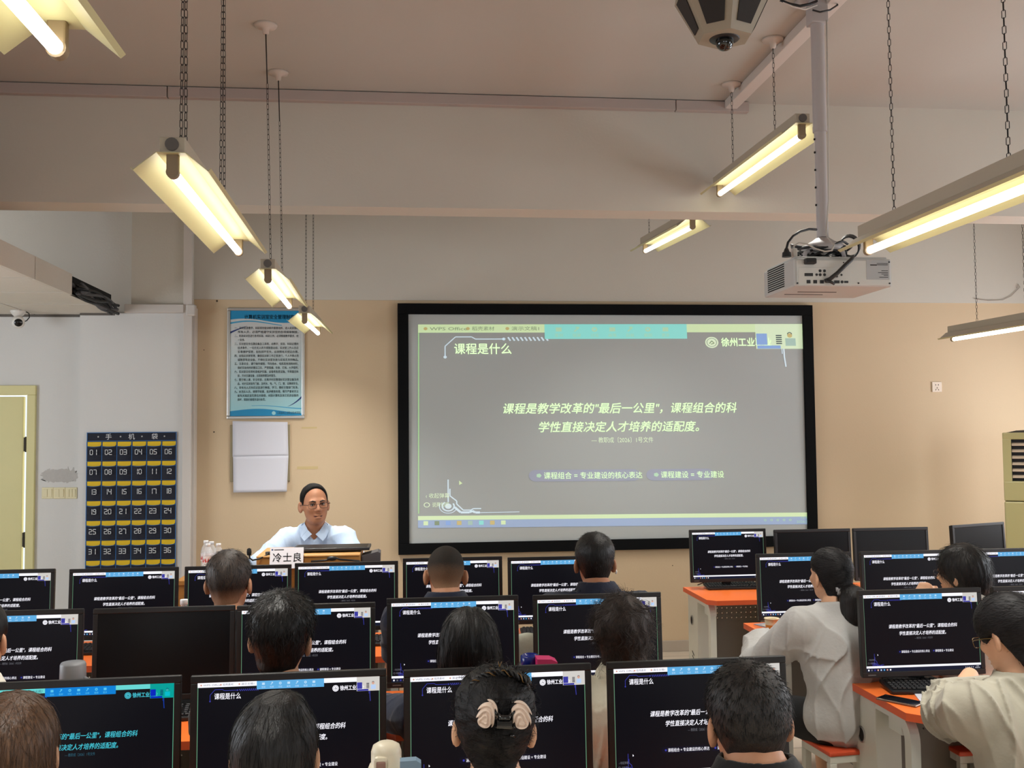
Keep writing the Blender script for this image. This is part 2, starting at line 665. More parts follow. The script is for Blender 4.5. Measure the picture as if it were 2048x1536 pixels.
def slide(fn, bg=True, big=False):
    """fn(x, y, layer) -> 3D with x in 0..1.6 and y in 0..-1"""
    mb = MB()
    I = {k: i for i, k in enumerate(SLOTS)}

    def rect(x0, y0, x1, y1, m, layer=1):
        # subdivided along x so that it follows a curved or skewed mapping
        mb.quad(fn(x0, -y1, layer), fn(x1, -y1, layer), fn(x1, -y0, layer), fn(x0, -y0, layer), I[m])

    def line(pts, w, m, layer=2):
        for (xa, ya), (xb, yb) in zip(pts[:-1], pts[1:]):
            d = Vector((xb-xa, yb-ya, 0))
            if d.length < 1e-6:
                continue
            nrm = Vector((-d.y, d.x, 0)).normalized()*w/2
            mb.quad(fn(xa-nrm.x, -(ya-nrm.y), layer), fn(xb-nrm.x, -(yb-nrm.y), layer), fn(xb+nrm.x, -(yb+nrm.y), layer), fn(xa+nrm.x, -(ya+nrm.y), layer), I[m])

    def disc(x, y, r, m, layer=2, n=20, r0=0.0, a0=0.0, a1=2*PI):
        for i in range(n):
            t0, t1 = a0+(a1-a0)*i/n, a0+(a1-a0)*(i+1)/n
            q = [(x+r*math.cos(t0), y+r*math.sin(t0)), (x+r*math.cos(t1), y+r*math.sin(t1)), (x+r0*math.cos(t1), y+r0*math.sin(t1)), (x+r0*math.cos(t0), y+r0*math.sin(t0))]
            mb.quad(*[fn(a, -b, layer) for a, b in q][::-1], m=I[m])

    def txt(s, size, x, y, m='text', align='L', bold=0.0, shear=0.0, width=None, layer=3):
        text(mb, s, lambda a, b: fn(a, b, layer), size, x, -y, I[m], align, bold, shear, width=width)
    if bg:
        rect(0, 0, 1.6, 1, 'bg', 0)
    rect(0, 0.0, 1.6, 0.041, 'white')
    rect(0, 0.041, 0.005, 0.93, 'edge')
    if bg:
        rect(1.595, 0.12, 1.6, 0.93, 'edge')
    # bar of browser bookmarks, blue tool strip with icons
    for x, s in ((0.03, 'WPS Office'), (0.20, '稻壳素材'), (0.36, '演示文稿1'), (0.64, '课程标准建设')):
        disc(x, 0.021, 0.008, 'orange', 2, 10)
        txt(s, 0.022, x+0.017, 0.029, 'dim', layer=2, width=0.03*len(s)*(0.5 if s[0] == 'W' else 0.75))
    rect(0.512, 0.0, 1.104, 0.073, 'blue', 3.4)
    for i, w in enumerate(('签到', '投屏', '讨论', '画笔', '白板', '截图', '更多')):
        x = 0.57+i*0.074
        if i % 3 == 0:
            rect(x-0.012, 0.016, x+0.012, 0.036, 'icon', 4)
        elif i % 3 == 1:
            line([(x-0.010, 0.036), (x+0.010, 0.016)], 0.006, 'icon', 4)
            line([(x-0.004, 0.016), (x+0.010, 0.016)], 0.006, 'icon', 4)
        else:
            disc(x, 0.026, 0.012, 'icon', 4, 10, 0.005)
        txt(w, 0.018, x, 0.062, 'icon', 'C', layer=4)
    # bracket over the title, title
    line([(0.108, 0.158), (0.108, 0.108), (0.150, 0.062), (0.215, 0.062), (0.230, 0.073), (0.345, 0.073)], 0.0045, 'line')
    disc(0.108, 0.162, 0.007, 'line', 2, 10)
    disc(0.345, 0.073, 0.007, 'line', 2, 10)
    for i in range(10):
        x = 0.362+i*0.017
        line([(x, 0.064), (x+0.010, 0.082)], 0.007, 'line')
    txt('课程是什么', 0.058, 0.145, 0.143, 'text', width=0.230, bold=0.014)
    # emblem and name of the college
    disc(1.207, 0.092, 0.028, 'text', 2, 24, 0.022)
    disc(1.207, 0.092, 0.019, 'text', 2, 24, 0.0)
    line([(1.197, 0.098), (1.207, 0.084), (1.217, 0.096), (1.203, 0.101)], 0.004, 'bg' if bg else 'dim', 3)
    txt('徐州工业职业', 0.046, 1.247, 0.108, 'text', width=0.215, bold=0.03)
    # small video picture of the lecture in the corner
    rect(1.395, 0.0, 1.6, 0.125, 'twall', 3)
    rect(1.398, 0.048, 1.444, 0.105, 'tblue', 4)
    for i in range(5):
        rect(1.482, 0.055+i*0.010, 1.507, 0.061+i*0.010, 'tdark', 4)
    disc(1.542, 0.058, 0.011, 'orange', 4, 12)
    disc(1.542, 0.052, 0.011, 'tdark', 4, 8, 0.007, PI, 2*PI)
    rect(1.522, 0.072, 1.566, 0.11, 'tshirt', 4)
    rect(1.40, 0.108, 1.50, 0.124, 'tblue', 4)
    line([(1.513, 0.125), (1.513, 0.165), (1.517, 0.215)], 0.006, 'line')
    line([(1.505, 0.125), (1.505, 0.15)], 0.004, 'line')
    # the two bold slanted lines, the source, the two pills
    txt('课程是教学改革的"最后一公里"，课程组合的科', 0.056, 0.338, 0.439, 'text', shear=0.22, width=0.957, bold=0.016)
    txt('学性直接决定人才培养的适配度。', 0.056, 0.478, 0.531, 'text', shear=0.22, width=0.655, bold=0.016)
    txt('— 教职成〔2026〕1号文件', 0.030, 0.690, 0.587, 'dim' if bg else 'text', width=0.252)
    for x0, x1, xt, w, s in ((0.435, 0.882, 0.495, 0.396, '课程组合 = 专业建设的核心表达'), (0.908, 1.185, 0.967, 0.259, '课程建设 = 专业建设')):
        rect(x0+0.028, 0.721, x1-0.028, 0.778, 'pill', 1)
        disc(x0+0.028, 0.7495, 0.0285, 'pill', 1, 12, 0, PI/2, 1.5*PI)
        disc(x1-0.028, 0.7495, 0.0285, 'pill', 1, 12, 0, -PI/2, PI/2)
        disc(x0+0.040, 0.749, 0.011, 'icon' if not bg else 'line', 2, 5)
        txt(s, 0.036, xt, 0.763, 'text', width=w, bold=0.004)
    # mouse arrow
    mb.add([fn(0.160, -0.770, 3), fn(0.160, -0.792, 3), fn(0.173, -0.784, 3)], [[0, 1, 2]], I['white'])
    # lines in the lower left corner
    disc(0.117, 0.895, 0.013, 'line', 2, 16)
    disc(0.117, 0.895, 0.026, 'line', 2, 20, 0.020, -0.6, 4.1)
    disc(0.117, 0.895, 0.036, 'line', 2, 20, 0.033, 0.5, 3.6)
    line([(0.117, 0.765), (0.117, 0.875)], 0.005, 'line')
    line([(0.124, 0.81), (0.124, 0.845), (0.150, 0.87), (0.150, 0.885), (0.175, 0.915), (0.205, 0.915), (0.215, 0.908), (0.245, 0.908)], 0.005, 'line')
    line([(0.142, 0.900), (0.165, 0.926), (0.200, 0.926), (0.210, 0.919), (0.222, 0.927), (0.24, 0.927)], 0.010, 'line')
    line([(0.235, 0.928), (0.395, 0.926)], 0.003, 'line')
    txt('‹ 收起弹幕', 0.026, 0.030, 0.853, 'dim' if bg else 'text', width=0.092)
    disc(0.034, 0.888, 0.012, 'dim' if bg else 'text', 3, 16, 0.009)
    txt('说两句吧...', 0.026, 0.055, 0.897, 'dim' if bg else 'text', width=0.075)
    # status bar and task bar
    rect(0, 0.925 if bg else 0.942, 1.6, 0.952 if bg else 0.962, 'white', 4)
    rect(0, 0.952 if bg else 0.962, 1.6, 1.0, 'task', 3)
    for i in range(8):
        x = 0.03+i*0.043
        rect(x-0.009, 0.967, x+0.009, 0.987, ('white', 'dim', 'tblue', 'orange', 'tshirt', 'blue', 'orange', 'white')[i], 5)
    for i in range(5):
        x = 1.385+i*0.026
        disc(x, 0.978, 0.006, 'white' if bg else 'icon', 5, 6, 0.003)
    txt('10:42', 0.017, 1.535, 0.973, 'white' if bg else 'icon', layer=5)
    txt('2026/3/14', 0.017, 1.515, 0.993, 'white' if bg else 'icon', layer=5)
    return mb


def lcd(name, rgb, s):
    return mat('monitor picture ' + name, (6, 6, 7), 0.3, spec=0.14, emit=rgb, estr=s)


LCD = dict(bg=lcd('black', (13, 13, 19), 1.0), white=lcd('white', (240, 240, 248), 1.15), blue=lcd('blue strip', (98, 178, 232), 0.95), text=lcd('lettering', (248, 246, 255), 1.15),
           line=lcd('indigo lines', (70, 74, 190), 0.7), task=lcd('task bar', (22, 30, 52), 0.9), dim=lcd('dim lettering', (120, 120, 128), 0.8), twall=lcd('video wall', (226, 222, 216), 0.85),
           tblue=lcd('video blue', (66, 66, 176), 0.8), tdark=lcd('video dark', (40, 36, 60), 0.8), tshirt=lcd('video shirt', (190, 214, 250), 0.95), icon=lcd('icons', (190, 224, 250), 1.0),
           pill=lcd('pill', (16, 17, 34), 0.9), edge=lcd('screen edge', (130, 190, 150), 0.7), orange=lcd('orange dots', (226, 170, 150), 0.9))
TEAL = dict(LCD)
for k, rgb, s in (('white', (110, 226, 222), 0.9), ('blue', (0, 132, 220), 0.95), ('text', (70, 196, 214), 1.0), ('line', (20, 70, 190), 0.8), ('twall', (0, 168, 160), 0.9), ('tblue', (0, 40, 200), 0.9),
                  ('tdark', (0, 60, 110), 0.9), ('tshirt', (0, 196, 214), 0.9), ('icon', (90, 200, 240), 1.0), ('dim', (50, 100, 120), 0.8), ('orange', (60, 190, 190), 0.8), ('edge', (120, 210, 170), 0.7)):
    TEAL[k] = lcd('cyan ' + k, rgb, s)


def beam_col(name, rgb, e, s):
    return mat('projected ' + name, rgb, 0.9, spec=0.1, emit=e, estr=s)


BEAM = dict(bg=None, white=beam_col('white', (196, 198, 186), (172, 206, 140), 0.70), blue=beam_col('cyan strip', (160, 182, 180), (86, 206, 196), 0.68), text=beam_col('lettering', (200, 202, 192), (184, 208, 168), 0.80),
            line=beam_col('pale lines', (196, 198, 200), (170, 196, 210), 0.75), task=beam_col('task bar', (170, 180, 190), (104, 140, 196), 0.5), dim=beam_col('grey lettering', (150, 160, 140), (110, 140, 100), 0.30),
            twall=beam_col('video wall', (200, 202, 192), (176, 206, 160), 0.70), tblue=beam_col('video blue', (150, 166, 190), (100, 150, 220), 0.55), tdark=beam_col('video dark', (110, 120, 120), (60, 90, 90), 0.2),
            tshirt=beam_col('video shirt', (170, 178, 176), (140, 190, 170), 0.5), icon=beam_col('icons', (178, 178, 172), (150, 220, 170), 0.55), pill=beam_col('pills', (176, 180, 192), (100, 112, 160), 0.22),
            edge=beam_col('edge', (170, 176, 160), (130, 200, 120), 0.6), orange=beam_col('orange dots', (190, 178, 140), (200, 180, 100), 0.4))
BEAM['bg'] = BEAM['dim']

# projection screen on the front wall: black frame, pale screen, projected picture
sc_y = YF-0.05
tl, tr = at(794.6, 609.8, YF), at(1620, 610.2, YF)
X0, X1 = -0.063, 3.44
Z0, Z1 = 0.845, 2.875
FW = 0.088
t = thing('projection_screen', 'large black framed projection screen on the front wall showing a grey slide', 'projection screen', ((X0+X1)/2, YF, Z0))
ox, oz = (X0+X1)/2, Z0
mb = MB()
for a, b in (((X0, Z0), (X1, Z0+FW)), ((X0, Z1-FW), (X1, Z1)), ((X0, Z0+FW), (X0+FW, Z1-FW)), ((X1-FW, Z0+FW), (X1, Z1-FW))):
    mb.span((a[0]-ox, -0.05, a[1]-oz), (b[0]-ox, 0, b[1]-oz), 0, 0.003)
mb.build('screen_frame', mat('black velvet frame', (7, 8, 10), 0.9, spec=0.2), t)
mb = MB()
mb.span((X0+FW-0.002-ox, -0.03, Z0+FW-0.002-oz), (X1-FW+0.002-ox, -0.008, Z1-FW+0.002-oz), 0)
mb.build('screen_surface', mat('pale screen cloth', (186, 191, 191), 0.9, spec=0.15, var=(0.8, 0.02)), t)
QTL, QTR, QBL, QBR = [at(px, py, YF-0.03) for px, py in ((836, 649), (1604, 648), (836, 1056), (1634, 1048))]


def beam_map(x, y, layer):
    u, v = x/1.6, -y
    p = (QTL*(1-u)+QTR*u)*(1-v) + (QBL*(1-u)+QBR*u)*v
    px = min(p.x, X1-FW)
    return (px-ox, -0.0315-0.0006*layer, p.z-oz)


slide(beam_map, bg=False).build('projected_slide', [BEAM[k] for k in SLOTS], t)
# sliver of the projected picture that falls on the wall beside the frame
mb = MB()
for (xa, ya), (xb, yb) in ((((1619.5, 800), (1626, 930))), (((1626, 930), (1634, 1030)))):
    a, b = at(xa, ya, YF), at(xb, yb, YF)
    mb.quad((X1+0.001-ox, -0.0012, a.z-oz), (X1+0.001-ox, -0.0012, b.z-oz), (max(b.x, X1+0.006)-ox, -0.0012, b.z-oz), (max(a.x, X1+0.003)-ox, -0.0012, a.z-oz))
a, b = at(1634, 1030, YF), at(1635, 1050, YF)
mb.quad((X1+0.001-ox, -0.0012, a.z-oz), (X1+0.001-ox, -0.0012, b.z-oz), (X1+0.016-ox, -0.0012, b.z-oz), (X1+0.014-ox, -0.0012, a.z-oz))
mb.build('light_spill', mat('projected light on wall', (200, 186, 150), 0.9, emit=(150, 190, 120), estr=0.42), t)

# ------------------------------------------------------------------ poster with the rules
pts4 = [at(457.6, 617.6, YF), at(609.6, 615.5, YF), at(453.7, 839.5, YF), at(609.3, 837, YF)]
PXA, PXB, PZA, PZB = -1.418, -0.808, 1.945, 2.838
PW, PH = PXB-PXA, PZB-PZA
t = thing('rules_poster', 'blue and white poster of printed rules in a silver frame on the tan wall', 'poster', ((PXA+PXB)/2, YF, PZA))
mb = MB()
w = 0.024
for a, b in (((0, 0), (PW, w)), ((0, PH-w), (PW, PH)), ((0, w), (w, PH-w)), ((PW-w, w), (PW, PH-w))):
    mb.span((a[0]-PW/2, -0.018, a[1]), (b[0]-PW/2, 0, b[1]), 0, 0.005)
mb.build('poster_frame', mat('silver frame', (190, 188, 184), 0.3, metal=0.75), t)
iw, ih = PW-2*w, PH-2*w
mb = MB()


def pf(x, y, l=0):
    return (-iw/2+x*iw, -0.010-0.0006*l, w+y*ih)


def band(f0, f1, m, l, n=28, a=0.0, b=1.0):
    for i in range(n):
        x0, x1 = a+(b-a)*i/n, a+(b-a)*(i+1)/n
        mb.quad(pf(x0, f0(x0), l), pf(x1, f0(x1), l), pf(x1, f1(x1), l), pf(x0, f1(x0), l), m)


for i in range(16):
    pass
mb.quad(pf(0, 0), pf(1, 0), pf(1, 1), pf(0, 1), 0)
topw = lambda x: 0.905+0.020*math.cos(x*5.6-1.1)
band(topw, lambda x: 1.0, 1, 1)
tw2 = lambda x: 0.885+0.022*math.cos(x*5.6-1.4)
band(lambda x: tw2(x)-0.004-0.012*(1-x), tw2, 2, 1, a=0, b=0.72)
band(lambda x: 0.80+0.27*x-0.16*x*x-0.018*(1-x*4.2), lambda x: 0.80+0.27*x-0.16*x*x+0.001, 3, 2, a=0, b=0.235)
bw = lambda x: 0.052+0.020*math.sin(x*4.6-0.3)-0.012*x
band(lambda x: 0.0, bw, 1, 1)
bw2 = lambda x: 0.078+0.018*math.sin(x*4.4-0.1)
band(bw2, lambda x: bw2(x)+0.004+0.010*max(0, x-0.35), 2, 1, a=0.3, b=1)
band(lambda x: 0.088+0.16*(x-0.8)+1.2*(x-0.8)**2-0.001, lambda x: 0.088+0.16*(x-0.8)+1.2*(x-0.8)**2+0.020*(x-0.8)*5, 3, 2, a=0.8, b=1)
text(mb, '计算机实训室安全管理制度', lambda x, y: pf(x, y, 3), 0.045, 0.545, 0.925, 4, 'C', 0.02, width=0.70)
LINES = ['一、实训室是教学、科研和技能训练的重要场所，进入实训室的', '　所有人员，必须严格遵守实训室的各项规章制度。', '二、利用实训室进行各项实验、科研工作，必须根据教学要求，统', '　一安排。', '三、实训室应有仪器设备及工具等，由教学、实验、科研必需的',
         '　技术条件，一切无关人员不得随意动用，实训室工作人员应', '　妥善维护保管，如有损坏丢失，应按照有关规定办理。', '四、加强实训室管理，确保实训室工作正常进行，个人不得占用', '　或随意带走设备，不得在实训室存放与实验无关的物品。', '五、注意安全，遵守操作规程，节约用水、电和其他消耗材料，',
         '　做好实验场所的整洁卫生，严禁吸烟、饮食、打闹、大声喧哗。', '六、实训室应经常检查维护仪器、设备和各类设施，不得擅自拆', '　卸，开关仪器设备，出现故障要及时报告。', '七、要仔细上课，安全检查，在离开时应整理好实训室设备及用', '　品，关好实训室的门窗，及时水、电、气、门、窗，以确保安全。',
         '八、非有关人员到实训室进行参观、学习，需经主管部门批准。', '九、对违反人员，视情节轻重，批评教育处理，情节严重者依法', '　按有关规定追究责任并赔偿，对因计算机及其它机房设备的', '　损坏，照原价赔偿并进行处罚。']
y = 0.825
for s in LINES:
    ind = s.startswith('　')
    s = s.strip('　')
    full = len(s) > 20
    text(mb, s, lambda x, yy: pf(x, yy, 3), 0.027, 0.105 if ind else 0.06, y, 5, 'L', 0.008, sx=ih/iw*0.72 if not full else 1.0, width=(0.85 if ind else 0.895) if full else None)
    y -= 0.0378
for k in range(16):
    t0, t1 = 2*PI*k/16, 2*PI*(k+1)/16
    cx, cy, r = 0.61, 0.026, 0.027
    mb.add([pf(cx, cy, 2), pf(cx+r*math.cos(t0), cy+r*iw/ih*math.sin(t0), 2), pf(cx+r*math.cos(t1), cy+r*iw/ih*math.sin(t1), 2)], [[0, 1, 2]], 0)
text(mb, '江苏徐州工业职业技术学院', lambda x, yy: pf(x, yy, 3), 0.03, 0.65, 0.016, 5, 'L', 0.0, width=0.33)
mp = mat('poster pale ground', (186, 200, 202), 0.35)
nt = mp.node_tree
gr = nt.nodes.new('ShaderNodeTexGradient')
tcn = nt.nodes.new('ShaderNodeTexCoord')
mpn = nt.nodes.new('ShaderNodeMapping')
mpn.inputs['Rotation'].default_value = (0, PI/2, 0)
rp = nt.nodes.new('ShaderNodeValToRGB')
rp.color_ramp.elements[0].color = (*s2l((150, 204, 214)), 1)
rp.color_ramp.elements[1].color = (*s2l((204, 208, 208)), 1)
rp.color_ramp.elements[1].position = 0.75
sxyz = nt.nodes.new('ShaderNodeSeparateXYZ')
nt.links.new(tcn.outputs['Generated'], sxyz.inputs[0])
nt.links.new(sxyz.outputs[2], rp.inputs[0])

nt.links.new(rp.outputs[0], nt.nodes['Principled BSDF'].inputs['Base Color'])
mb.build('poster_print', [mp, mat('poster blue', (18, 136, 186), 0.35), mat('poster mid blue', (70, 160, 200), 0.35), mat('poster navy', (30, 50, 110), 0.35), mat('poster title ink', (64, 84, 96), 0.4), mat('poster ink', (36, 62, 72), 0.4)], t)

# paper sheets taped one over the other below the poster, on a narrow board
t = None
a, b = at(461, 850, YF), at(580, 962, YF)
o = MB().span((a.x, YF-0.012, b.z), (b.x, YF, a.z), 0, 0.003).build('backing_board', mat('dull olive board', (146, 134, 106), 0.7), None)
tag(o, 'narrow olive board showing at both sides behind the white paper sheets', 'board')
for i, (c4, wd) in enumerate(((((465, 842), (575, 844), (465, 914), (577, 912)), 'upper of the two plain white paper sheets hanging under the rules poster'), (((466, 913), (577, 911), (467, 985), (574, 983)), 'lower of the two plain white paper sheets hanging under the rules poster'))):
    A, B, C_, D_ = [at(px, py, YF-0.02) for px, py in c4]
    mb = MB()
    vs, fs = [], []
    N = 12
    for j in range(N+1):
        v = j/N
        for k in range(N+1):
            u = k/N
            p = (A*(1-u)+B*u)*(1-v)+(C_*(1-u)+D_*u)*v
            p.y = YF-0.016-0.004*i-0.012*v*v*(1 if i else 0.2)+0.0015*math.sin(u*5+i)*v
            vs.append(p)
    for j in range(N):
        for k in range(N):
            q = j*(N+1)+k
            fs.append([q, q+N+1, q+N+2, q+1])
    mb.add(vs, fs, 0, True)
    o = mb.build('paper_sheet', mat('white copy paper', (212, 212, 222), 0.8), None)
    sm = o.modifiers.new('thickness', 'SOLIDIFY')
    sm.thickness = 0.0006
    tag(o, wd, 'paper', 'paper sheets under the rules poster')

# ------------------------------------------------------------------ numbered phone pocket chart on the pillar
cy = YF-0.10
CTL, CTR = at(178.3, 865, cy), at(354.4, 867, cy)
CBL = at(170, 1133, cy)
CW = CTR.x-CTL.x+0.01
pitch_z = (at(190, 909, cy).z-at(185, 1107, cy).z)/5
CH = 0.085+7.1*pitch_z
t = thing('phone_pocket_chart', 'navy hanging chart of numbered phone pockets with yellow linings on the pillar', 'pocket chart', ((CTL.x+CTR.x)/2-0.008, cy-0.004, CTL.z))
M_navy = mat('navy cloth', (13, 18, 37), 0.75, bump=(400, 0.2))
M_piping = mat('blue piping', (44, 112, 178), 0.6)
M_yellow = mat('yellow pocket lining', (226, 186, 0), 0.6)
M_num = mat('white print', (222, 224, 228), 0.6)
mb = MB()
mb.span((-CW/2, -0.006, -CH), (CW/2, 0, 0), 0, 0.002)
for z in (-0.001, -0.066):
    mb.span((-CW/2-0.001, -0.009, z-0.004), (CW/2+0.001, -0.004, z), 1)
for x in (-CW/2, CW/2-0.004):
    mb.span((x, -0.009, -CH), (x+0.004, -0.004, 0), 1)
for x, ch in ((-0.175, '手'), (-0.002, '机'), (0.172, '袋')):
    text(mb, ch, lambda a, b: (a, -0.0075, b), 0.05, x, -0.053, 2, 'C', 0.0)
for x in (-0.252, -0.085, 0.076, 0.246):
    mb.cyl((x, -0.005, -0.034), (x, -0.009, -0.034), 0.006, n=10, m=3)
mb.build('chart_backing', [M_navy, M_piping, M_num, M_steel], t)
pw = CW/6
seg7 = {'0': 'abcdef', '1': 'bc', '2': 'abged', '3': 'abgcd', '4': 'fgbc', '5': 'afgcd', '6': 'afgecd', '7': 'abc', '8': 'abcdefg', '9': 'abcdfg'}
SEG = {'a': ((0, 1), (1, 1)), 'b': ((1, 1), (1, .5)), 'c': ((1, .5), (1, 0)), 'd': ((0, 0), (1, 0)), 'e': ((0, .5), (0, 0)), 'f': ((0, 1), (0, .5)), 'g': ((0, .5), (1, .5))}
rnd = random.Random(11)
for r in range(7):
    for c in range(6):
        n = r*6+c+1
        x0 = -CW/2+c*pw
        zt = -0.074-r*pitch_z
        lin = MB()
        sag = 0.006+0.004*rnd.random()
        P = [(x0+0.006, -0.0075, zt), (x0+pw-0.004, -0.0075, zt), (x0+pw-0.006, -0.0075, zt-0.026), (x0+pw*0.8, -0.0085, zt-0.034-sag*(2.2 if n == 18 else 1)*0.6), (x0+pw*0.3, -0.0085, zt-0.036-sag*0.3), (x0+0.006, -0.0075, zt-0.032)]
        lin.prism(P, (0, 0.002, 0), 0)
        lin.build('pocket_lining', M_yellow, t)
        pk = MB()
        N = 6
        zb = zt-pitch_z+0.006
        vs, fs = [], []
        for j in range(5):
            v = j/4
            for i in range(N+1):
                u = i/N
                bul = 0.010+0.016*math.sin(PI*u)*(1-0.55*v)
                top = zt-0.034-0.005*math.sin(PI*u)
                vs.append((x0+0.004+u*(pw-0.008), -bul, top*(1-v)+zb*v))
        for j in range(4):
            for i in range(N):
                q = j*(N+1)+i
                fs.append([q, q+N+1, q+N+2, q+1])
        pk.add(vs, fs, 0, True)
        pk.tube([vs[i] for i in range(N+1)], 0.0022, 5, 1)
        pk.span((x0+0.001, -0.010, zb-0.002), (x0+pw-0.001, -0.004, zb+0.002), 1)
        pk.span((x0-0.0015, -0.010, zb), (x0+0.0025, -0.004, zt), 1)
        if n <= 42:
            dw, dh = 0.019, 0.036
            cz = zt-0.068-dh/2
            for d, ch in enumerate('%02d' % n):
                bx = x0+pw/2-0.025+d*0.029
                for s in seg7[ch]:
                    (ax, az), (bx2, bz) = SEG[s]
                    pa = (bx+ax*dw, -0.029, cz-dh/2+az*dh+0.006)
                    pb = (bx+bx2*dw, -0.029, cz-dh/2+bz*dh+0.006)
                    pk.span((min(pa[0], pb[0])-0.0024, -0.0285, min(pa[2], pb[2])-0.0024), (max(pa[0], pb[0])+0.0024, -0.0265, max(pa[2], pb[2])+0.0024), 2)
        pk.build('pocket', [M_navy, M_piping, M_num], t)

# ------------------------------------------------------------------ floor standing air conditioner
AH, AW, AD, AROT = 1.78, 0.56, 0.36, -0.60
p = at(2004, 866, 7.52)
acx = p.x-(-AW/2*math.cos(AROT)+AD/2*math.sin(AROT))
acy = 7.52-(-AW/2*math.sin(AROT)-AD/2*math.cos(AROT))
t = thing('air_conditioner', 'tall cream floor standing air conditioner by the front wall at right edge', 'air conditioner', (acx, acy, 0), AROT)
M_ac = mat('cream appliance paint', (168, 160, 112), 0.4)
hw, hd = AW/2, AD/2
mb = MB()
mb.span((-hw, -hd, 0.05), (hw, hd, 1.235), 0, 0.012)
mb.build('lower_cabinet', M_ac, t)
MB().span((-hw+0.01, -hd+0.01, 0.0), (hw-0.01, hd-0.01, 0.05), 0, 0.004).build('plinth', mat('grey plinth', (120, 116, 100), 0.6), t)
mb = MB()
mb.span((-hw, -hd+0.05, 1.24), (hw, hd, AH), 0, 0.012)
mb.span((-hw, -hd, 1.24), (hw, -hd+0.06, 1.395), 0, 0.008)
mb.span((-hw, -hd, 1.725), (hw, -hd+0.06, AH), 0, 0.008)
mb.span((-hw, -hd, 1.39), (-hw+0.062, -hd+0.06, 1.73), 0, 0.004)
mb.span((hw-0.062, -hd, 1.39), (hw, -hd+0.06, 1.73), 0, 0.004)
mb.build('upper_cabinet', M_ac, t)
MB().span((-hw+0.05, -hd+0.045, 1.39), (hw-0.05, -hd+0.055, 1.73)).build('vent_recess', mat('dark vent', (16, 18, 24), 0.5), t)
for i in range(6):
    z = 1.432+i*0.051
    v = MB()
    v.box((0, -hd+0.022, z), (AW-0.13, 0.04, 0.013), 0, 0.003, rot=(0.35, 0, 0))
    v.build('louvre', mat('beige louvre', (198, 180, 160), 0.45), t)
d = MB()
prof = [(-0.10, 1.35), (0.20, 1.35), (0.20, 1.29), (0.05, 1.285), (-0.06, 1.30), (-0.097, 1.318)]
d.prism([(x, -hd-0.003, z) for x, z in prof], (0, 0.006, 0))
d.build('display_window', mat('dark blue display', (18, 28, 54), 0.15), t)
c = MB()
c.prism([(-hw+0.03, -hd+0.02, AH), (hw-0.01, -hd+0.02, AH), (hw-0.01, -hd+0.02, AH+0.022), (0.0, -hd+0.02, AH+0.026), (-hw+0.10, -hd+0.02, AH+0.016)], (0, AD-0.04, 0))
c.build('top_cover', mat('dark brown top', (60, 52, 46), 0.5), t)

# ------------------------------------------------------------------ hanging fluorescent lights
M_refl = mat('cream reflector enamel', (190, 184, 142), 0.45)
M_hous = mat('beige light housing', (176, 164, 146), 0.5)
M_tube = mat('lit tube', (255, 255, 255), 0.5, emit=(255, 250, 232), estr=7.0)
M_hold = mat('brown lamp holder', (134, 116, 92), 0.5)
M_chain = mat('dark chain', (44, 40, 40), 0.45, metal=0.7)
M_can = mat('white ceiling rose', (196, 184, 174), 0.6)
LL = 1.22


def chain(mb, p0, p1):
    """loops of wire: every other link turned by a right angle"""
    p0, p1 = Vector(p0), Vector(p1)
    d = p1-p0
    L = d.length
    n = max(1, int(L/0.024))
    d.normalize()
    a = d.orthogonal().normalized()
    b = d.cross(a)
    for i in range(n):
        c = p0+d*(L*(i+0.5)/n)
        w = a if i % 2 else b
        h = L/n*0.60
        pts = [c+d*(h*sx)+w*(0.0050*sy) for sx, sy in ((-1, 0), (-0.7, 1), (0.7, 1), (1, 0), (0.7, -1), (-0.7, -1))]
        mb.tube(pts, 0.0013, 4, 0, closed=True)


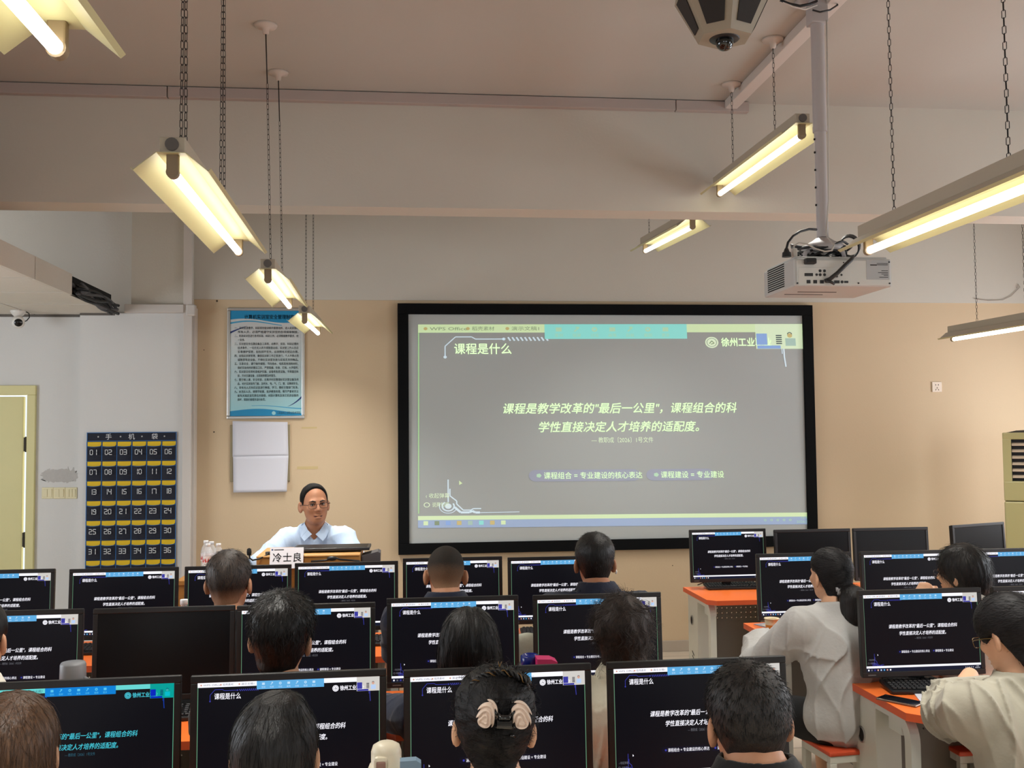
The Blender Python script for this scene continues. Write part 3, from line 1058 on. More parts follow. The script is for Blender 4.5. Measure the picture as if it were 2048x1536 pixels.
def lamp(label, A, B, chains=(0.27, 0.80), double=False, lean=0.0):
    """A, B: the two ends of the tube, near and far"""
    A, B = Vector(A), Vector(B)
    c, d = (A+B)/2, B-A
    x, yc, z = c
    tilt = math.atan2(d.z, d.y)
    t = thing('hanging_light', label, 'light', c, -math.atan2(d.x, d.y), 'hanging fluorescent lights')
    R = Matrix.Rotation(tilt, 4, 'X')

    def put(mb):
        mb.v = [tuple(R @ Vector(v)) for v in mb.v]
        return mb
    h = LL/2
    mb = MB()
    mb.span((-0.036, -h-0.02, 0.052), (0.036, h+0.02, 0.100), 0, 0.003)
    put(mb).build('housing', M_hous, t)
    for s in (-1, 1):
        mb = MB()
        mb.cyl((0, s*(h+0.018), 0.078), (0, s*(h+0.026), 0.078), 0.019, n=16)
        put(mb).build('end_knob', mat('grey knob', (90, 84, 80), 0.5), t)
    mb = MB()
    prof = [(-0.112, 0.006), (-0.103, -0.002), (-0.040, 0.050), (0.040, 0.050), (0.103, -0.002), (0.112, 0.006)]
    th = 0.0022
    for (xa, za), (xb, zb) in zip(prof[:-1], prof[1:]):
        d = Vector((xb-xa, 0, zb-za)).normalized()
        nn = Vector((-d.z, 0, d.x))*th
        mb.prism([(xa, -h-0.035, za), (xb, -h-0.035, zb), (xb+nn.x, -h-0.035, zb+nn.z), (xa+nn.x, -h-0.035, za+nn.z)], (0, LL+0.07, 0))
        mb.m[-4] = 1
    put(mb).build('reflector', [M_refl, M_hous], t)
    for s in (-1, 1):
        mb = MB()
        mb.box((0, s*(h+0.006), 0.022), (0.034, 0.022, 0.062), 0, 0.004)
        mb.cyl((0, s*(h-0.004), 0), (0, s*(h+0.016), 0), 0.018, n=16)
        put(mb).build('lamp_holder', M_hold, t)
    mb = MB()
    n = 14
    prof = [(0.0, -h), (0.010, -h+0.001), (0.0145, -h+0.008), (0.0145, h-0.008), (0.010, h-0.001), (0.0, h)]
    mb.lathe(prof, (0, 0, 0), 14, 0, M=Euler((-PI/2, 0, 0)).to_matrix())
    put(mb).build('fluorescent_tube', M_tube, t)
    lt = area('tube_light', (0, 0, -0.017), (tilt, 0, 0), 0.018, 1.18, 15.0, (1.0, 0.98, 0.92))
    lt.parent = t
    lt.data.spread = math.radians(115)
    for f in chains:
        y = (f-0.5)*LL
        zz = (R @ Vector((0, y, 0.1))).z
        mb = MB()
        for dx in ((-0.007, 0.007) if double else (0.0,)):
            chain(mb, (dx, y, zz), (dx*0.4, y+lean*0.85/(CEIL-z), min(zz+0.85, CEIL-z-0.05)))
            if zz+0.85 < CEIL-z-0.05:
                mb.tube([(dx*0.4, y+lean*0.85/(CEIL-z), zz+0.85), (0, y+lean, CEIL-z-0.03)], 0.003, 5)
        mb.build('chain', M_chain, t)
        mb = MB()
        mb.lathe([(0.0, -0.045), (0.014, -0.045), (0.018, -0.02), (0.05, -0.012), (0.056, 0.0), (0, 0)], (0, y+lean, CEIL-z), 24)
        mb.build('ceiling_rose', M_can, t)
    return t


lamp('lit hanging light at the top left corner, cut off by the picture edge', (-0.62, 0.63, 2.51), (-0.625, 1.85, 2.505))
lamp('lit hanging light with cream reflector, largest fully visible one at upper left', (-0.66, 2.92, 2.558), (-0.676, 4.14, 2.556), (0.11, 0.68), double=True)
lamp('lit hanging light just above the top edge of the rules poster', (-0.666, 4.95, 2.566), (-0.703, 6.17, 2.593), (0.10, 0.62), lean=-0.26)
lamp('small lit hanging light in front of the right side of the rules poster', (-0.648, 6.55, 2.546), (-0.668, 7.77, 2.592), (0.08, 0.60))
lamp('lit hanging light close to the projector at right, cut off by the picture edge', (1.80, 2.48, 2.505), (1.80, 3.70, 2.505), (0.25, 0.83))
lamp('lit hanging light left of the projector pole whose far end meets the beam', (1.848, 4.45, 3.186), (1.848, 5.67, 3.208), (0.27, 0.80))
lamp('small lit hanging light below the beam between screen and projector pole', (1.779, 6.03, 3.083), (1.779, 7.22, 3.155), (0.4, 0.9))
lamp('lit hanging light at the right edge above the air conditioner', (4.19, 5.97, 2.49), (4.15, 7.19, 2.495), (0.3, 0.75))
# unseen lights continuing the rows, added to brighten desks and backs
for nm, x, y0 in (('left row', -0.62, -1.3), ('middle row', 1.80, 0.55), ('middle row behind the camera', 1.80, -1.3), ('window side row', 4.19, 4.05), ('window side row nearer', 4.19, 2.2), ('window side row nearest', 4.19, 0.3), ('corridor side row', -3.05, 0.6), ('corridor side row behind', -3.05, -1.3)):
    lamp('added hanging light of the %s, outside the picture' % nm, (x, y0, 2.505), (x, y0+LL, 2.505))

# ================================================================== projector, its pole and cables
PY = 4.12
M_proj = mat('silver projector shell', (188, 188, 186), 0.4)
M_projw = mat('pale projector panel', (208, 208, 204), 0.45)
M_pole = mat('grey white pole paint', (176, 170, 170), 0.45)
px0, px1 = at(1588, 516, PY).x, at(1783, 516, PY).x
pz0, pz1 = at(1680, 573, PY).z, at(1680, 517, PY).z
pcx = at(1645, 470, PY+0.17).x
t = thing('projector_mount', 'white ceiling pole that carries the projector', 'projector mount', (pcx, PY+0.17, CEIL))
mb = MB()
mb.box((0, 0, -0.012), (0.16, 0.16, 0.024), 0, 0.004)
mb.box((0, 0, -0.075), (0.075, 0.075, 0.11), 0, 0.004)
mb.build('ceiling_plate', M_pole, t)
mb = MB()
mb.cyl((0, 0, -0.1), (0, 0, -0.62), 0.030, n=20)
mb.build('upper_pole', M_pole, t)
mb = MB()
mb.cyl((0, 0, -0.60), (0, 0, pz1+0.125-CEIL), 0.026, n=20)
mb.cyl((0, 0, -0.60), (0, 0, -0.625), 0.032, n=20)
for z in (-0.66, -0.72, -0.80, -0.88, -0.96):
    mb.cyl((-0.026, -0.004, z), (-0.031, -0.004, z), 0.005, n=8, m=1)
mb.build('lower_pole', [M_pole, M_dark], t)
mb = MB()
zb_ = pz1+0.012-CEIL+1.165
mb.lathe([(0.03, zb_-1.055), (0.05, zb_-1.07), (0.09, zb_-1.09), (0.095, zb_-1.105), (0.09, zb_-1.12), (0, zb_-1.12)], n=24)
for a in (0.6, 2.2, 3.7, 5.2):
    mb.tube([(0.06*math.cos(a), 0.06*math.sin(a), zb_-1.105), (0.12*math.cos(a), 0.09*math.sin(a), zb_-1.13), (0.13*math.cos(a), 0.10*math.sin(a), zb_-1.165)], 0.010, 6)
mb.build('bracket', M_pole, t)

W2, D2, H2 = (px1-px0)/2, 0.185, (pz1-pz0)/2
t = thing('projector', 'silver ceiling projector with its connector panel facing the room', 'projector', ((px0+px1)/2, PY+D2, (pz0+pz1)/2))
mb = MB()
mb.box((0, 0, 0), (2*W2, 2*D2, 2*H2), 0, 0.008)
mb.span((-W2+0.01, -D2+0.02, H2-0.002), (W2-0.01, D2-0.02, H2+0.012), 0, 0.005)
mb.box((-0.05, -0.02, -H2-0.0008), (0.18, 0.004, 0.002), 1)
mb.box((-0.08, 0.06, -H2-0.0008), (0.18, 0.004, 0.002), 1)
mb.build('projector_body', [M_proj, M_dark], t)
mb = MB()
for i in range(11):
    z = -H2+0.018+i*0.0098
    mb.box((-W2-0.0006, 0.03, z), (0.002, 0.20, 0.0048), 0)
mb.build('vent_grille', M_dark, t)
mb = MB()
mb.box((0, -D2-0.001, -0.001), (2*W2-0.02, 0.004, 2*H2-0.014), 0, 0.002)
mb.box((-0.085, -D2-0.0035, -0.018), (0.235, 0.002, 0.078), 0, 0.001)
mb.build('connector_panel', M_projw, t)
M_port = mat('dark ports', (40, 40, 42), 0.5)
yy = -D2-0.0048
PS = W2/0.237


def port(x, z, w, h):
    x, z, w, h = x*PS, z*PS, w*PS, h*PS
    MB().box((x, yy, z), (w, 0.004, h), 0, 0.001).build('port', M_port, t)


if True:
    port(-0.170, -0.012, 0.040, 0.014)
    port(-0.108, -0.045, 0.018, 0.016)
    port(-0.140, -0.045, 0.018, 0.016)
    port(-0.172, -0.045, 0.018, 0.016)
    port(-0.075, -0.045, 0.026, 0.010)
    port(-0.035, -0.045, 0.026, 0.014)
    port(0.010, -0.045, 0.020, 0.010)
    port(-0.045, -0.018, 0.030, 0.012)
for x, z, r in ((-0.132, -0.012, 0.006), (-0.115, 0.006, 0.007), (-0.094, 0.006, 0.007), (-0.115, -0.012, 0.007), (-0.094, -0.012, 0.007), (-0.012, -0.012, 0.005), (-0.01, -0.045, 0.007), (0.07, -0.05, 0.004), (-0.225, -0.052, 0.004), (0.222, 0.05, 0.004), (0.222, -0.05, 0.004), (0.0, 0.046, 0.003)):
    x, z, r = x*PS, z*PS, r*PS
    MB().cyl((x, -D2-0.002, z), (x, -D2-0.006, z), r, n=10).build('port', M_port, t)
mb = MB()
mb.box((-0.155, yy-0.012, 0.045), (0.05, 0.03, 0.026), 0, 0.006)
mb.build('power_plug', M_black, t)
mb = MB()
mb.box((0.155, -D2-0.0034, 0.012), (0.105, 0.002, 0.085), 0, 0.0005)
for i, (w, z) in enumerate(((0.05, 0.04), (0.05, 0.034), (0.03, 0.008), (0.045, 0.0), (0.03, -0.006), (0.02, -0.012), (0.04, -0.02))):
    mb.box((0.20-w/2, -D2-0.0046, z), (w, 0.001, 0.0022), 1)
mb.box((0.135, -D2-0.0046, 0.033), (0.03, 0.001, 0.004), 1)
mb.build('rating_label', [mat('grey rating sticker', (176, 178, 180), 0.5), M_dark], t)
mb = MB()
mb.lathe([(0.0, 0.03), (0.036, 0.03), (0.044, 0.0), (0.044, -0.02)], (-0.10, D2+0.005, 0), 24, 0, M=Euler((-PI/2, 0, 0)).to_matrix())
mb.build('projection_lens', mat('projector lens', (12, 14, 22), 0.1), t)

tz = pz1+0.012
cx = (px0+px1)/2
cyy = PY+0.12
# coil of black cables on top of the projector
mb = MB()
rnd = random.Random(5)
for i in range(8):
    r0 = 0.048+0.007*i
    zz = tz+0.014+0.0075*i
    pts = []
    for k in range(40):
        a = 2*PI*k/40
        pts.append((cx-0.02+(r0+0.012*math.sin(3*a+i))*1.35*math.cos(a), cyy+0.05+(0.045+0.006*i)*math.sin(a), zz+0.014*math.sin(2*a+i*1.3)+0.006*math.sin(5*a+i)))
    mb.tube(pts, 0.0055, 6, 0, closed=True)
for i in range(5):
    pts = []
    for k in range(20):
        a = 2*PI*k/20
        pts.append((cx+0.085+0.045*math.cos(a)+0.006*i, cyy+0.01*i, tz+0.060+0.048*math.sin(a)+0.004*i))
    mb.tube(pts, 0.0045, 6, 0, closed=True)
tag(mb.build('cable_coil', M_black), 'tangled coil of black cables lying on top of the projector', 'cables')
mb = MB()
A = lambda px, py, y: tuple(at(px, py, y))
mb.tube([A(1633, 459, PY+0.10), A(1618, 458, PY+0.08), A(1600, 463, PY+0.05), A(1586, 472, PY+0.03), A(1576, 485, PY+0.02), A(1573, 497, PY+0.02), A(1573, 508, PY+0.02)], 0.0055, 8)
b0 = at(1573, 497, PY+0.02)
mb.cyl((b0.x, b0.y, b0.z), (b0.x, b0.y, tz+0.016), 0.008, 0.014, 12)
mb.cyl((b0.x, b0.y, tz+0.016), (b0.x, b0.y, tz-0.004), 0.018, 0.02, 12)
tag(mb.build('black_cable', M_black), 'black power cord arching from the pole down to a plug on the projector', 'cable')
mb = MB()
mb.tube([A(1706, 513, PY-0.01), A(1702, 520, PY-0.03), A(1690, 531, PY-0.035), A(1675, 546, PY-0.035), A(1660, 558, PY-0.02), A(1650, 562, PY-0.008)], 0.009, 8)
mb.tube([A(1652, 561, PY-0.02), A(1662, 564, PY-0.025), A(1669, 568, PY-0.025)], 0.006, 6)
tag(mb.build('video_cable', mat('dark cable', (38, 36, 36), 0.5)), 'thick dark video cable looping over the projector into its connector panel', 'cable')
mb = MB()
mb.tube([A(1653, 40, PY+0.1), A(1656, 200, PY+0.1), A(1657, 400, PY+0.1), A(1652, 470, PY+0.08), A(1660, 480, PY+0.04), A(1668, 490, PY+0.01), A(1664, 501, PY), A(1650, 503, PY), A(1630, 497, PY), A(1614, 488, PY+0.01), A(1598, 485, PY+0.02), A(1588, 492, PY+0.03), A(1588, 502, PY+0.04)], 0.0035, 6)
e = at(1588, 503, PY+0.04)
mb.box((e.x, e.y, tz+0.017), (0.022, 0.03, 0.04), 0, 0.005)
tag(mb.build('network_cable', mat('pale grey cable', (190, 184, 176), 0.5)), 'thin pale cable running down the projector pole and looping on its top', 'cable')
mb = MB()
mb.tube([A(1560, 0, 4.22), A(1580, 8, 4.22), A(1600, 12, 4.22), A(1620, 8, 4.22), A(1634, 2, 4.24)], 0.006, 6)
mb.tube([A(1556, -2, 4.22), A(1585, 13, 4.22), A(1610, 19, 4.22), A(1634, 10, 4.24)], 0.004, 6, 1)
mb.tube([A(1625, 20, 4.22), A(1640, 24, 4.22), A(1660, 20, 4.22), A(1675, 10, 4.24), A(1673, 3, 4.26)], 0.004, 6)
tag(mb.build('ceiling_cable', [M_black, M_pvc]), 'loose black and white cables at the ceiling end of the projector pole', 'cable')

# ------------------------------------------------------------------ faceted ceiling device with a dome lens
dy = 3.70
cb = at(1462, 62, dy)
t = thing('ceiling_camera', 'beige faceted ceiling unit with dark grilles and a black dome lens', 'camera', (cb.x, dy+0.08, cb.z), -0.10)
M_dev = mat('beige device shell', (150, 140, 122), 0.5)
M_gril = mat('dark grille cloth', (42, 38, 36), 0.85, bump=(700, 0.3))
k = dy/3.55
NS = 6


def hexpt(i, r, z, off=0.0):
    a = 2*PI*i/NS+PI/6+PI/2*0+off
    return Vector((r*math.cos(a), r*math.sin(a), z))


rb, rt, zb, zt2 = 0.108, 0.205, 0.0, 0.18
mb = MB()
mb.add([hexpt(i, rb, zb) for i in range(NS)], [list(range(NS))[::-1]])
for i in range(NS):
    mb.quad(hexpt(i, rb, zb), hexpt(i+1, rb, zb), hexpt(i+1, rt, zt2), hexpt(i, rt, zt2))
    mb.quad(hexpt(i, rt, zt2), hexpt(i+1, rt, zt2), hexpt(i+1, rt*0.92, zt2+0.09), hexpt(i, rt*0.92, zt2+0.09))
mb.add([hexpt(i, rt*0.92, zt2+0.09) for i in range(NS)], [list(range(NS))])
o = mb.build('camera_shell', M_dev, t)
bv = o.modifiers.new('b', 'BEVEL')
bv.width = 0.012
bv.segments = 3
for i in range(NS):
    A_, B_, C_, D_ = hexpt(i, rb, zb), hexpt(i+1, rb, zb), hexpt(i+1, rt, zt2), hexpt(i, rt, zt2)
    nn = (B_-A_).cross(D_-A_).normalized()

    def q(u, v):
        a = A_*(1-u)+B_*u
        b = D_*(1-u)+C_*u
        return a*(1-v)+b*v
    g = MB()
    P4 = [q(0.22, 0.17)+nn*0.0005, q(0.78, 0.17)+nn*0.0005, q(0.83, 0.95)+nn*0.0005, q(0.17, 0.95)+nn*0.0005]
    g.prism(P4, nn*0.004)
    g.build('grille_panel', M_gril, t)
mb = MB()
mb.lathe([(0.0, -0.004), (0.056, -0.004), (0.060, 0.0), (0.060, 0.004)], n=32)
mb.build('lens_ring', M_black, t)
mb = MB()
mb.ball((0, 0, -0.012), 0.036, 0, 24)
mb.build('dome_lens', mat('black dome glass', (4, 5, 6), 0.06, coat=0.6), t)
mb = MB()
mb.cyl((0, 0, zt2+0.085), (0, 0, CEIL-cb.z), 0.03, n=16)
mb.build('mount_pole', M_pole, t)

# ================================================================== lectern and what stands on it
LY = 6.05
lx0, lx1 = at(522, 1110, LY).x, at(721, 1106, LY).x
lz = at(640, 1105, LY).z
t = thing('lectern', 'wooden teaching lectern in front of the man in light blue shirt', 'lectern', ((lx0+lx1)/2, LY, 0))
M_wood = mat('lectern oak veneer', (178, 124, 62), 0.45, var=(7, 0.22, (1, 6, 14)))
M_woodl = mat('lectern light edge', (206, 152, 88), 0.45, var=(8, 0.15, (1, 6, 14)))
lw = (lx1-lx0)/2
mb = MB()
mb.span((-lw-0.02, -0.05, lz-0.075), (lw, 0.40, lz-0.02), 0, 0.006)
mb.span((-lw-0.02, -0.055, lz-0.02), (lw, 0.40, lz-0.008), 1, 0.004)
mb.build('lectern_top', [M_wood, M_woodl], t)
mb = MB()
mb.span((-lw, -0.03, 0.15), (-lw+0.03, 0.38, lz-0.075), 0, 0.003)
mb.span((lw-0.03, -0.03, 0.15), (lw, 0.38, lz-0.075), 0, 0.003)
mb.build('side_panel', M_wood, t)
MB().span((-lw+0.03, -0.02, 0.15), (lw-0.03, 0.0, lz-0.075), 0, 0.003).build('front_panel', M_wood, t)
MB().span((-lw+0.10, -0.026, 0.30), (lw-0.10, -0.02, 0.86), 0, 0.003).build('front_inlay', mat('grey lectern inlay', (96, 98, 104), 0.5), t)
struct(MB().span((-2.1, 5.75, 0.0), (0.6, YF-0.02, 0.15), 0, 0.01).build('floor_platform', mat('platform boards', (150, 128, 104), 0.5)))

# flat dark screen lying on the lectern
t2 = thing('lectern_display', 'thin dark display lying nearly flat on the wooden lectern', 'display', (at(665, 1101, LY+0.2).x+0.03, LY+0.20, lz-0.006))
MB().box((-0.03, 0, 0.012), (0.46, 0.30, 0.018), 0, 0.004, rot=(-0.03, 0, 0)).build('display_body', mat('dark display shell', (34, 34, 38), 0.4), t2)
MB().box((-0.03, 0, 0.0215), (0.43, 0.27, 0.002), 0, 0.0, rot=(-0.03, 0, 0)).build('display_glass', mat('dark glass', (8, 8, 10), 0.45, spec=0.2), t2)
# name card
a, b = at(540, 1097, LY-0.075), at(607, 1125, LY-0.075)
cw_, ch_ = b.x-a.x, 0.115
t = thing('name_card', 'white folded name card with three black characters standing on the lectern front', 'name card', ((a.x+b.x)/2, LY-0.075, lz-0.008))
z0 = a.z-ch_-(lz-0.008)
mb = MB()
# folded like a tent over the front edge of the lectern top
F0, F1 = (-cw_/2, 0.005, 0.046), (cw_/2, 0.005, 0.046)
mb.prism([(-cw_/2, -0.028, -0.068), (-cw_/2, -0.026, -0.068), (-cw_/2, 0.012, 0.046), (-cw_/2, 0.010, 0.048)], (cw_, 0, 0))
mb.prism([(-cw_/2, 0.010, 0.046), (-cw_/2, 0.012, 0.046), (-cw_/2, 0.030, 0.002), (-cw_/2, 0.028, 0.002)], (cw_, 0, 0))
mb.build('card', mat('name card paper', (226, 222, 226), 0.7), t)
mb = MB()


def cf(x, z):
    k = (z+0.068)/0.116
    return (x, -0.0292+k*0.038, z)


for i, ch in enumerate('冷士良'):
    text(mb, ch, cf, 0.054, -0.054+i*0.058, -0.027, 0, 'C', 0.012)
mb.box((-0.083, 0.0055, 0.036), (0.010, 0.001, 0.010), 1)
mb.box((-0.045, 0.0055, 0.036), (0.055, 0.001, 0.005), 0)
mb.build('card_lettering', [mat('black ink', (20, 20, 24), 0.6), mat('blue ink', (60, 80, 130), 0.6)], t)
# gooseneck microphone
p = at(511, 1112, 6.15)
t = thing('gooseneck_microphone', 'small black gooseneck microphone at the left end of the lectern', 'microphone', (lx0+0.05, LY+0.02, lz-0.006))
mb = MB()
pts = [(0.0, 0.0, 0.012), (-0.015, -0.05, 0.0), (-0.05, -0.09, -0.015), (-0.085, -0.11, -0.02), (-0.10, -0.115, -0.008), (-0.104, -0.115, 0.012)]
mb.tube(pts, 0.005, 8)
mb.cyl((0, 0, 0.0), (0, 0, 0.014), 0.028, n=16)
mb.build('gooseneck', M_black, t)
mb = MB()
mb.lathe([(0, 0), (0.012, 0.002), (0.014, 0.02), (0.012, 0.038), (0, 0.044)], (-0.104, -0.115, 0.008), 14)
mb.build('foam_cap', mat('black foam', (14, 14, 15), 0.95), t)
# dark cable over the lectern front
mb = MB()
mb.tube([A(622, 1123, LY-0.07), A(650, 1121, LY-0.07), A(665, 1118, LY-0.075), A(672, 1116, LY-0.075), A(680, 1119, LY-0.07), A(720, 1122, LY-0.07)], 0.006, 6)
mb.ball(A(664, 1117, LY-0.075), (0.03, 0.012, 0.014))
tag(mb.build('lectern_cable', M_black), 'black cable lying along the front of the wooden lectern', 'cable')
# grey box at the right end
a = at(716, 1109, LY)
t = thing('control_box', 'dark grey slanted control box beside the right end of the lectern', 'box', (lx1+0.05, LY+0.04, lz-0.145))
mb = MB()
mb.prism([(-0.045, 0, 0), (0.062, 0, 0.0), (0.066, 0, 0.13), (0.05, 0, 0.138), (-0.045, 0, 0.115)], (0, 0.16, 0))
mb.build('box_body', mat('dark grey shell', (78, 76, 80), 0.5), t)
MB().span((-0.04, 0.02, -0.78), (0.05, 0.14, 0.0), 0, 0.004).build('box_stand', mat('grey stand', (96, 94, 96), 0.5), t)

# side table of the lectern with four water bottles
struct_tab = thing('side_table', 'low wooden side table left of the lectern under the water bottles', 'table', (-1.12, LY+0.12, 0.15))
MB().span((-0.20, -0.20, 0.80), (0.20, 0.20, 0.83), 0, 0.005).build('table_top', M_wood, struct_tab)
for sx in (-0.17, 0.17):
    for sy in (-0.17, 0.17):
        MB().span((sx-0.018, sy-0.018, 0), (sx+0.018, sy+0.018, 0.80), 0, 0.003).build('leg', M_wood, struct_tab)
M_pet = mat('clear bottle plastic', (236, 238, 242), 0.08, alpha=0.28)
M_cap = mat('white bottle cap', (232, 232, 234), 0.4)
M_lab = mat('white bottle label', (226, 214, 214), 0.4)
M_red = mat('red label print', (196, 40, 34), 0.4)
for i, (px, py, yy, lab) in enumerate(((412, 1081, 6.46, 'clear water bottle with white cap, left rear one beside the lectern'), (423, 1083, 6.50, 'clear water bottle with white cap, half hidden rear one in the middle'),
                                       (416, 1087, 6.34, 'clear water bottle with red and white label, front one of the bottles'), (437, 1087, 6.40, 'clear water bottle with white cap, right one beside the lectern'))):
    p = at(px, py, yy)
    bh = p.z-0.98
    t = thing('water_bottle', lab, 'bottle', (p.x, yy, 0.98), 0, 'water bottles left of the lectern')
    h = bh
    mb = MB()
    prof = [(0.0, 0.002), (0.028, 0.002), (0.031, 0.01), (0.031, h*0.24), (0.029, h*0.26), (0.031, h*0.28), (0.031, h*0.62), (0.026, h*0.75), (0.014, h*0.87), (0.013, h*0.92)]
    mb.lathe(prof, n=20)
    mb.build('bottle_body', M_pet, t)
    mb = MB()
    mb.lathe([(0.0, h), (0.0145, h), (0.0155, h-0.003), (0.0155, h*0.90), (0, h*0.90)], n=20)
    mb.build('cap', M_cap, t)
    mb = MB()
    mb.lathe([(0.0315, h*0.30), (0.0315, h*0.56)], n=24)
    for k in range(3):
        a0 = -PI/2+(k-1)*0.9
        for s in (-1, 1):
            P = []
            for da, dz in ((0.02, 0.36), (0.30, 0.50), (0.42, 0.42), (0.30, 0.34)):
                a_ = a0+s*da
                P.append((0.0322*math.cos(a_), 0.0322*math.sin(a_), h*dz))
            mb.add(P if s > 0 else P[::-1], [[0, 1, 2, 3]], 1)
    mb.build('bottle_label', [M_lab, M_red], t)

# ================================================================== student desks
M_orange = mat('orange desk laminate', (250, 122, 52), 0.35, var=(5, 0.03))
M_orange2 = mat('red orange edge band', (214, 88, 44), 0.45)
M_deskw = mat('white desk steel', (208, 208, 198), 0.45)
M_perf = mat('perforated grey steel', (112, 106, 96), 0.6)
nt = M_perf.node_tree
tcn = nt.nodes.new('ShaderNodeTexCoord')
sep = nt.nodes.new('ShaderNodeSeparateXYZ')
nt.links.new(tcn.outputs['Object'], sep.inputs[0])


def mnode(op, a, b=None):
    n_ = nt.nodes.new('ShaderNodeMath')
    n_.operation = op
    for i, v in enumerate((a, b)):
        if v is None:
            continue
        if isinstance(v, (int, float)):
            n_.inputs[i].default_value = v
        else:
            nt.links.new(v, n_.inputs[i])
    return n_.outputs[0]


def lat(s, p):
    f_ = mnode('FRACT', mnode('DIVIDE', mnode('ADD', s, 10.0), p))
    d_ = mnode('MULTIPLY', mnode('SUBTRACT', f_, 0.5), p)
    return mnode('MULTIPLY', d_, d_)


rr = mnode('ADD', lat(sep.outputs[0], 0.034), lat(sep.outputs[2], 0.034))
hole = mnode('LESS_THAN', rr, 0.0045**2)
zok = mnode('MULTIPLY', mnode('GREATER_THAN', sep.outputs[2], 0.50), mnode('LESS_THAN', sep.outputs[2], 0.68))
hole = mnode('MULTIPLY', hole, zok)
nt.links.new(mnode('SUBTRACT', 1.0, hole), nt.nodes['Principled BSDF'].inputs['Alpha'])
DZ = 0.73
DWID = 1.16


def make_desk():
    t = thing('computer_desk', 'desk', 'desk', (0, 0, 0), 0, 'orange computer desks')
    hw, hd = DWID/2, 0.30
    cf_ = 0.05
    poly = [(-hw, hd, DZ-0.030), (hw, hd, DZ-0.030), (hw, -hd+cf_, DZ-0.030), (hw-cf_, -hd, DZ-0.030), (-hw+cf_, -hd, DZ-0.030), (-hw, -hd+cf_, DZ-0.030)]
    mb = MB()
    n = len(poly)
    top = [(x, y, DZ) for x, y, z in poly]
    bot = poly
    mb.add(top, [list(range(n))[::-1]], 0)
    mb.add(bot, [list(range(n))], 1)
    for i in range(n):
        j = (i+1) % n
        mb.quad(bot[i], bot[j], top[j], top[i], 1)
    mb.f = [f for f in mb.f]
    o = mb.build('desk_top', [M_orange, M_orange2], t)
    bmx = bmesh.new()
    bmx.from_mesh(o.data)
    bmesh.ops.remove_doubles(bmx, verts=bmx.verts, dist=1e-5)
    bmesh.ops.recalc_face_normals(bmx, faces=bmx.faces)
    bmx.to_mesh(o.data)
    bmx.free()
    for s in (-1, 1):
        mb = MB()
        x0 = s*(hw-0.03)
        mb.span((x0-s*0.0, hd-0.235, 0.0), (x0-s*0.11, hd-0.01, DZ-0.030), 0, 0.004)
        for i in range(3):
            mb.box((x0+s*0.0006, hd-0.12, 0.30-i*0.03), (0.002, 0.05, 0.007), 1, rot=(0.5, 0, 0))
        ped = mb.build('pedestal', [M_deskw, M_dark], t)
        mb = MB()
        M_ = Matrix.Rotation(s*PI/2, 3, 'Y')
        mb.lathe([(0.034, 0.0), (0.034, 0.004), (0.028, 0.005), (0.028, 0.001)], (x0, hd-0.105, 0.52), 24, 0, M=M_)
        mb.lathe([(0.0, 0.001), (0.028, 0.001)], (x0, hd-0.105, 0.52), 24, 1, M=M_)
        mb.build('cable_port', [M_steel, M_dark], ped)
        # bent front leg: flat bar under the top that turns down at the front
        mb = MB()
        prof = []
        xx = s*(hw-0.05)
        out, inn = [], []
        R = 0.10
        yq, zq = -hd+0.075, DZ-0.030
        out.append((hd-0.23, zq))
        out.append((yq+R, zq))
        for k in range(9):
            a = PI/2+PI/2*k/8
            out.append((yq+R+R*math.cos(a), zq-R+R*math.sin(a)))
        out.append((yq, 0.0))
        th = 0.05
        inn.append((yq+th, 0.0))
        r2 = R-th*0.75
        for k in range(9):
            a = PI-PI/2*k/8
            inn.append((yq+th+r2+r2*math.cos(a), zq-0.038-r2+r2*math.sin(a)))
        inn.append((hd-0.23, zq-0.038))
        poly2 = out+inn
        vs = [(xx-0.019, y, z) for y, z in poly2]
        mb.prism(vs, (0.038, 0, 0), 0)
        lg = mb.build('leg', M_deskw, t)
        MB().box((xx-s*0.045, -0.02, DZ-0.085), (0.05, 0.11, 0.11), 0, 0.004).build('bracket', M_deskw, lg)
    mb = MB()
    mb.span((-0.055, hd-0.235, 0.0), (0.055, hd-0.01, DZ-0.030), 0, 0.004)
    mb.build('pedestal', M_deskw, t)
    mb = MB()
    for a, b in ((-hw+0.13, -0.055), (0.055, hw-0.13)):
        mb.span((a, hd-0.075, 0.22), (b, hd-0.067, DZ-0.032), 0)
    mb.build('modesty_panel', M_perf, t)
    mb = MB()
    mb.span((-hw+0.06, -0.05, DZ-0.062), (hw-0.06, 0.0, DZ-0.031), 0, 0.003)
    mb.build('crossbar', M_deskw, t)
    return t


desk0 = make_desk()
DESKS = []


def desk(x, yf, label):
    """x centre, yf the plane of the monitor fronts on it"""
    y = yf-0.10
    if not DESKS:
        desk0.location = (x, y, 0)
        desk0['label'] = label
        DESKS.append(desk0)
        return desk0
    d = dup(desk0, (x, y, 0), 0, label, 'orange computer desks')
    DESKS.append(d)
    return d


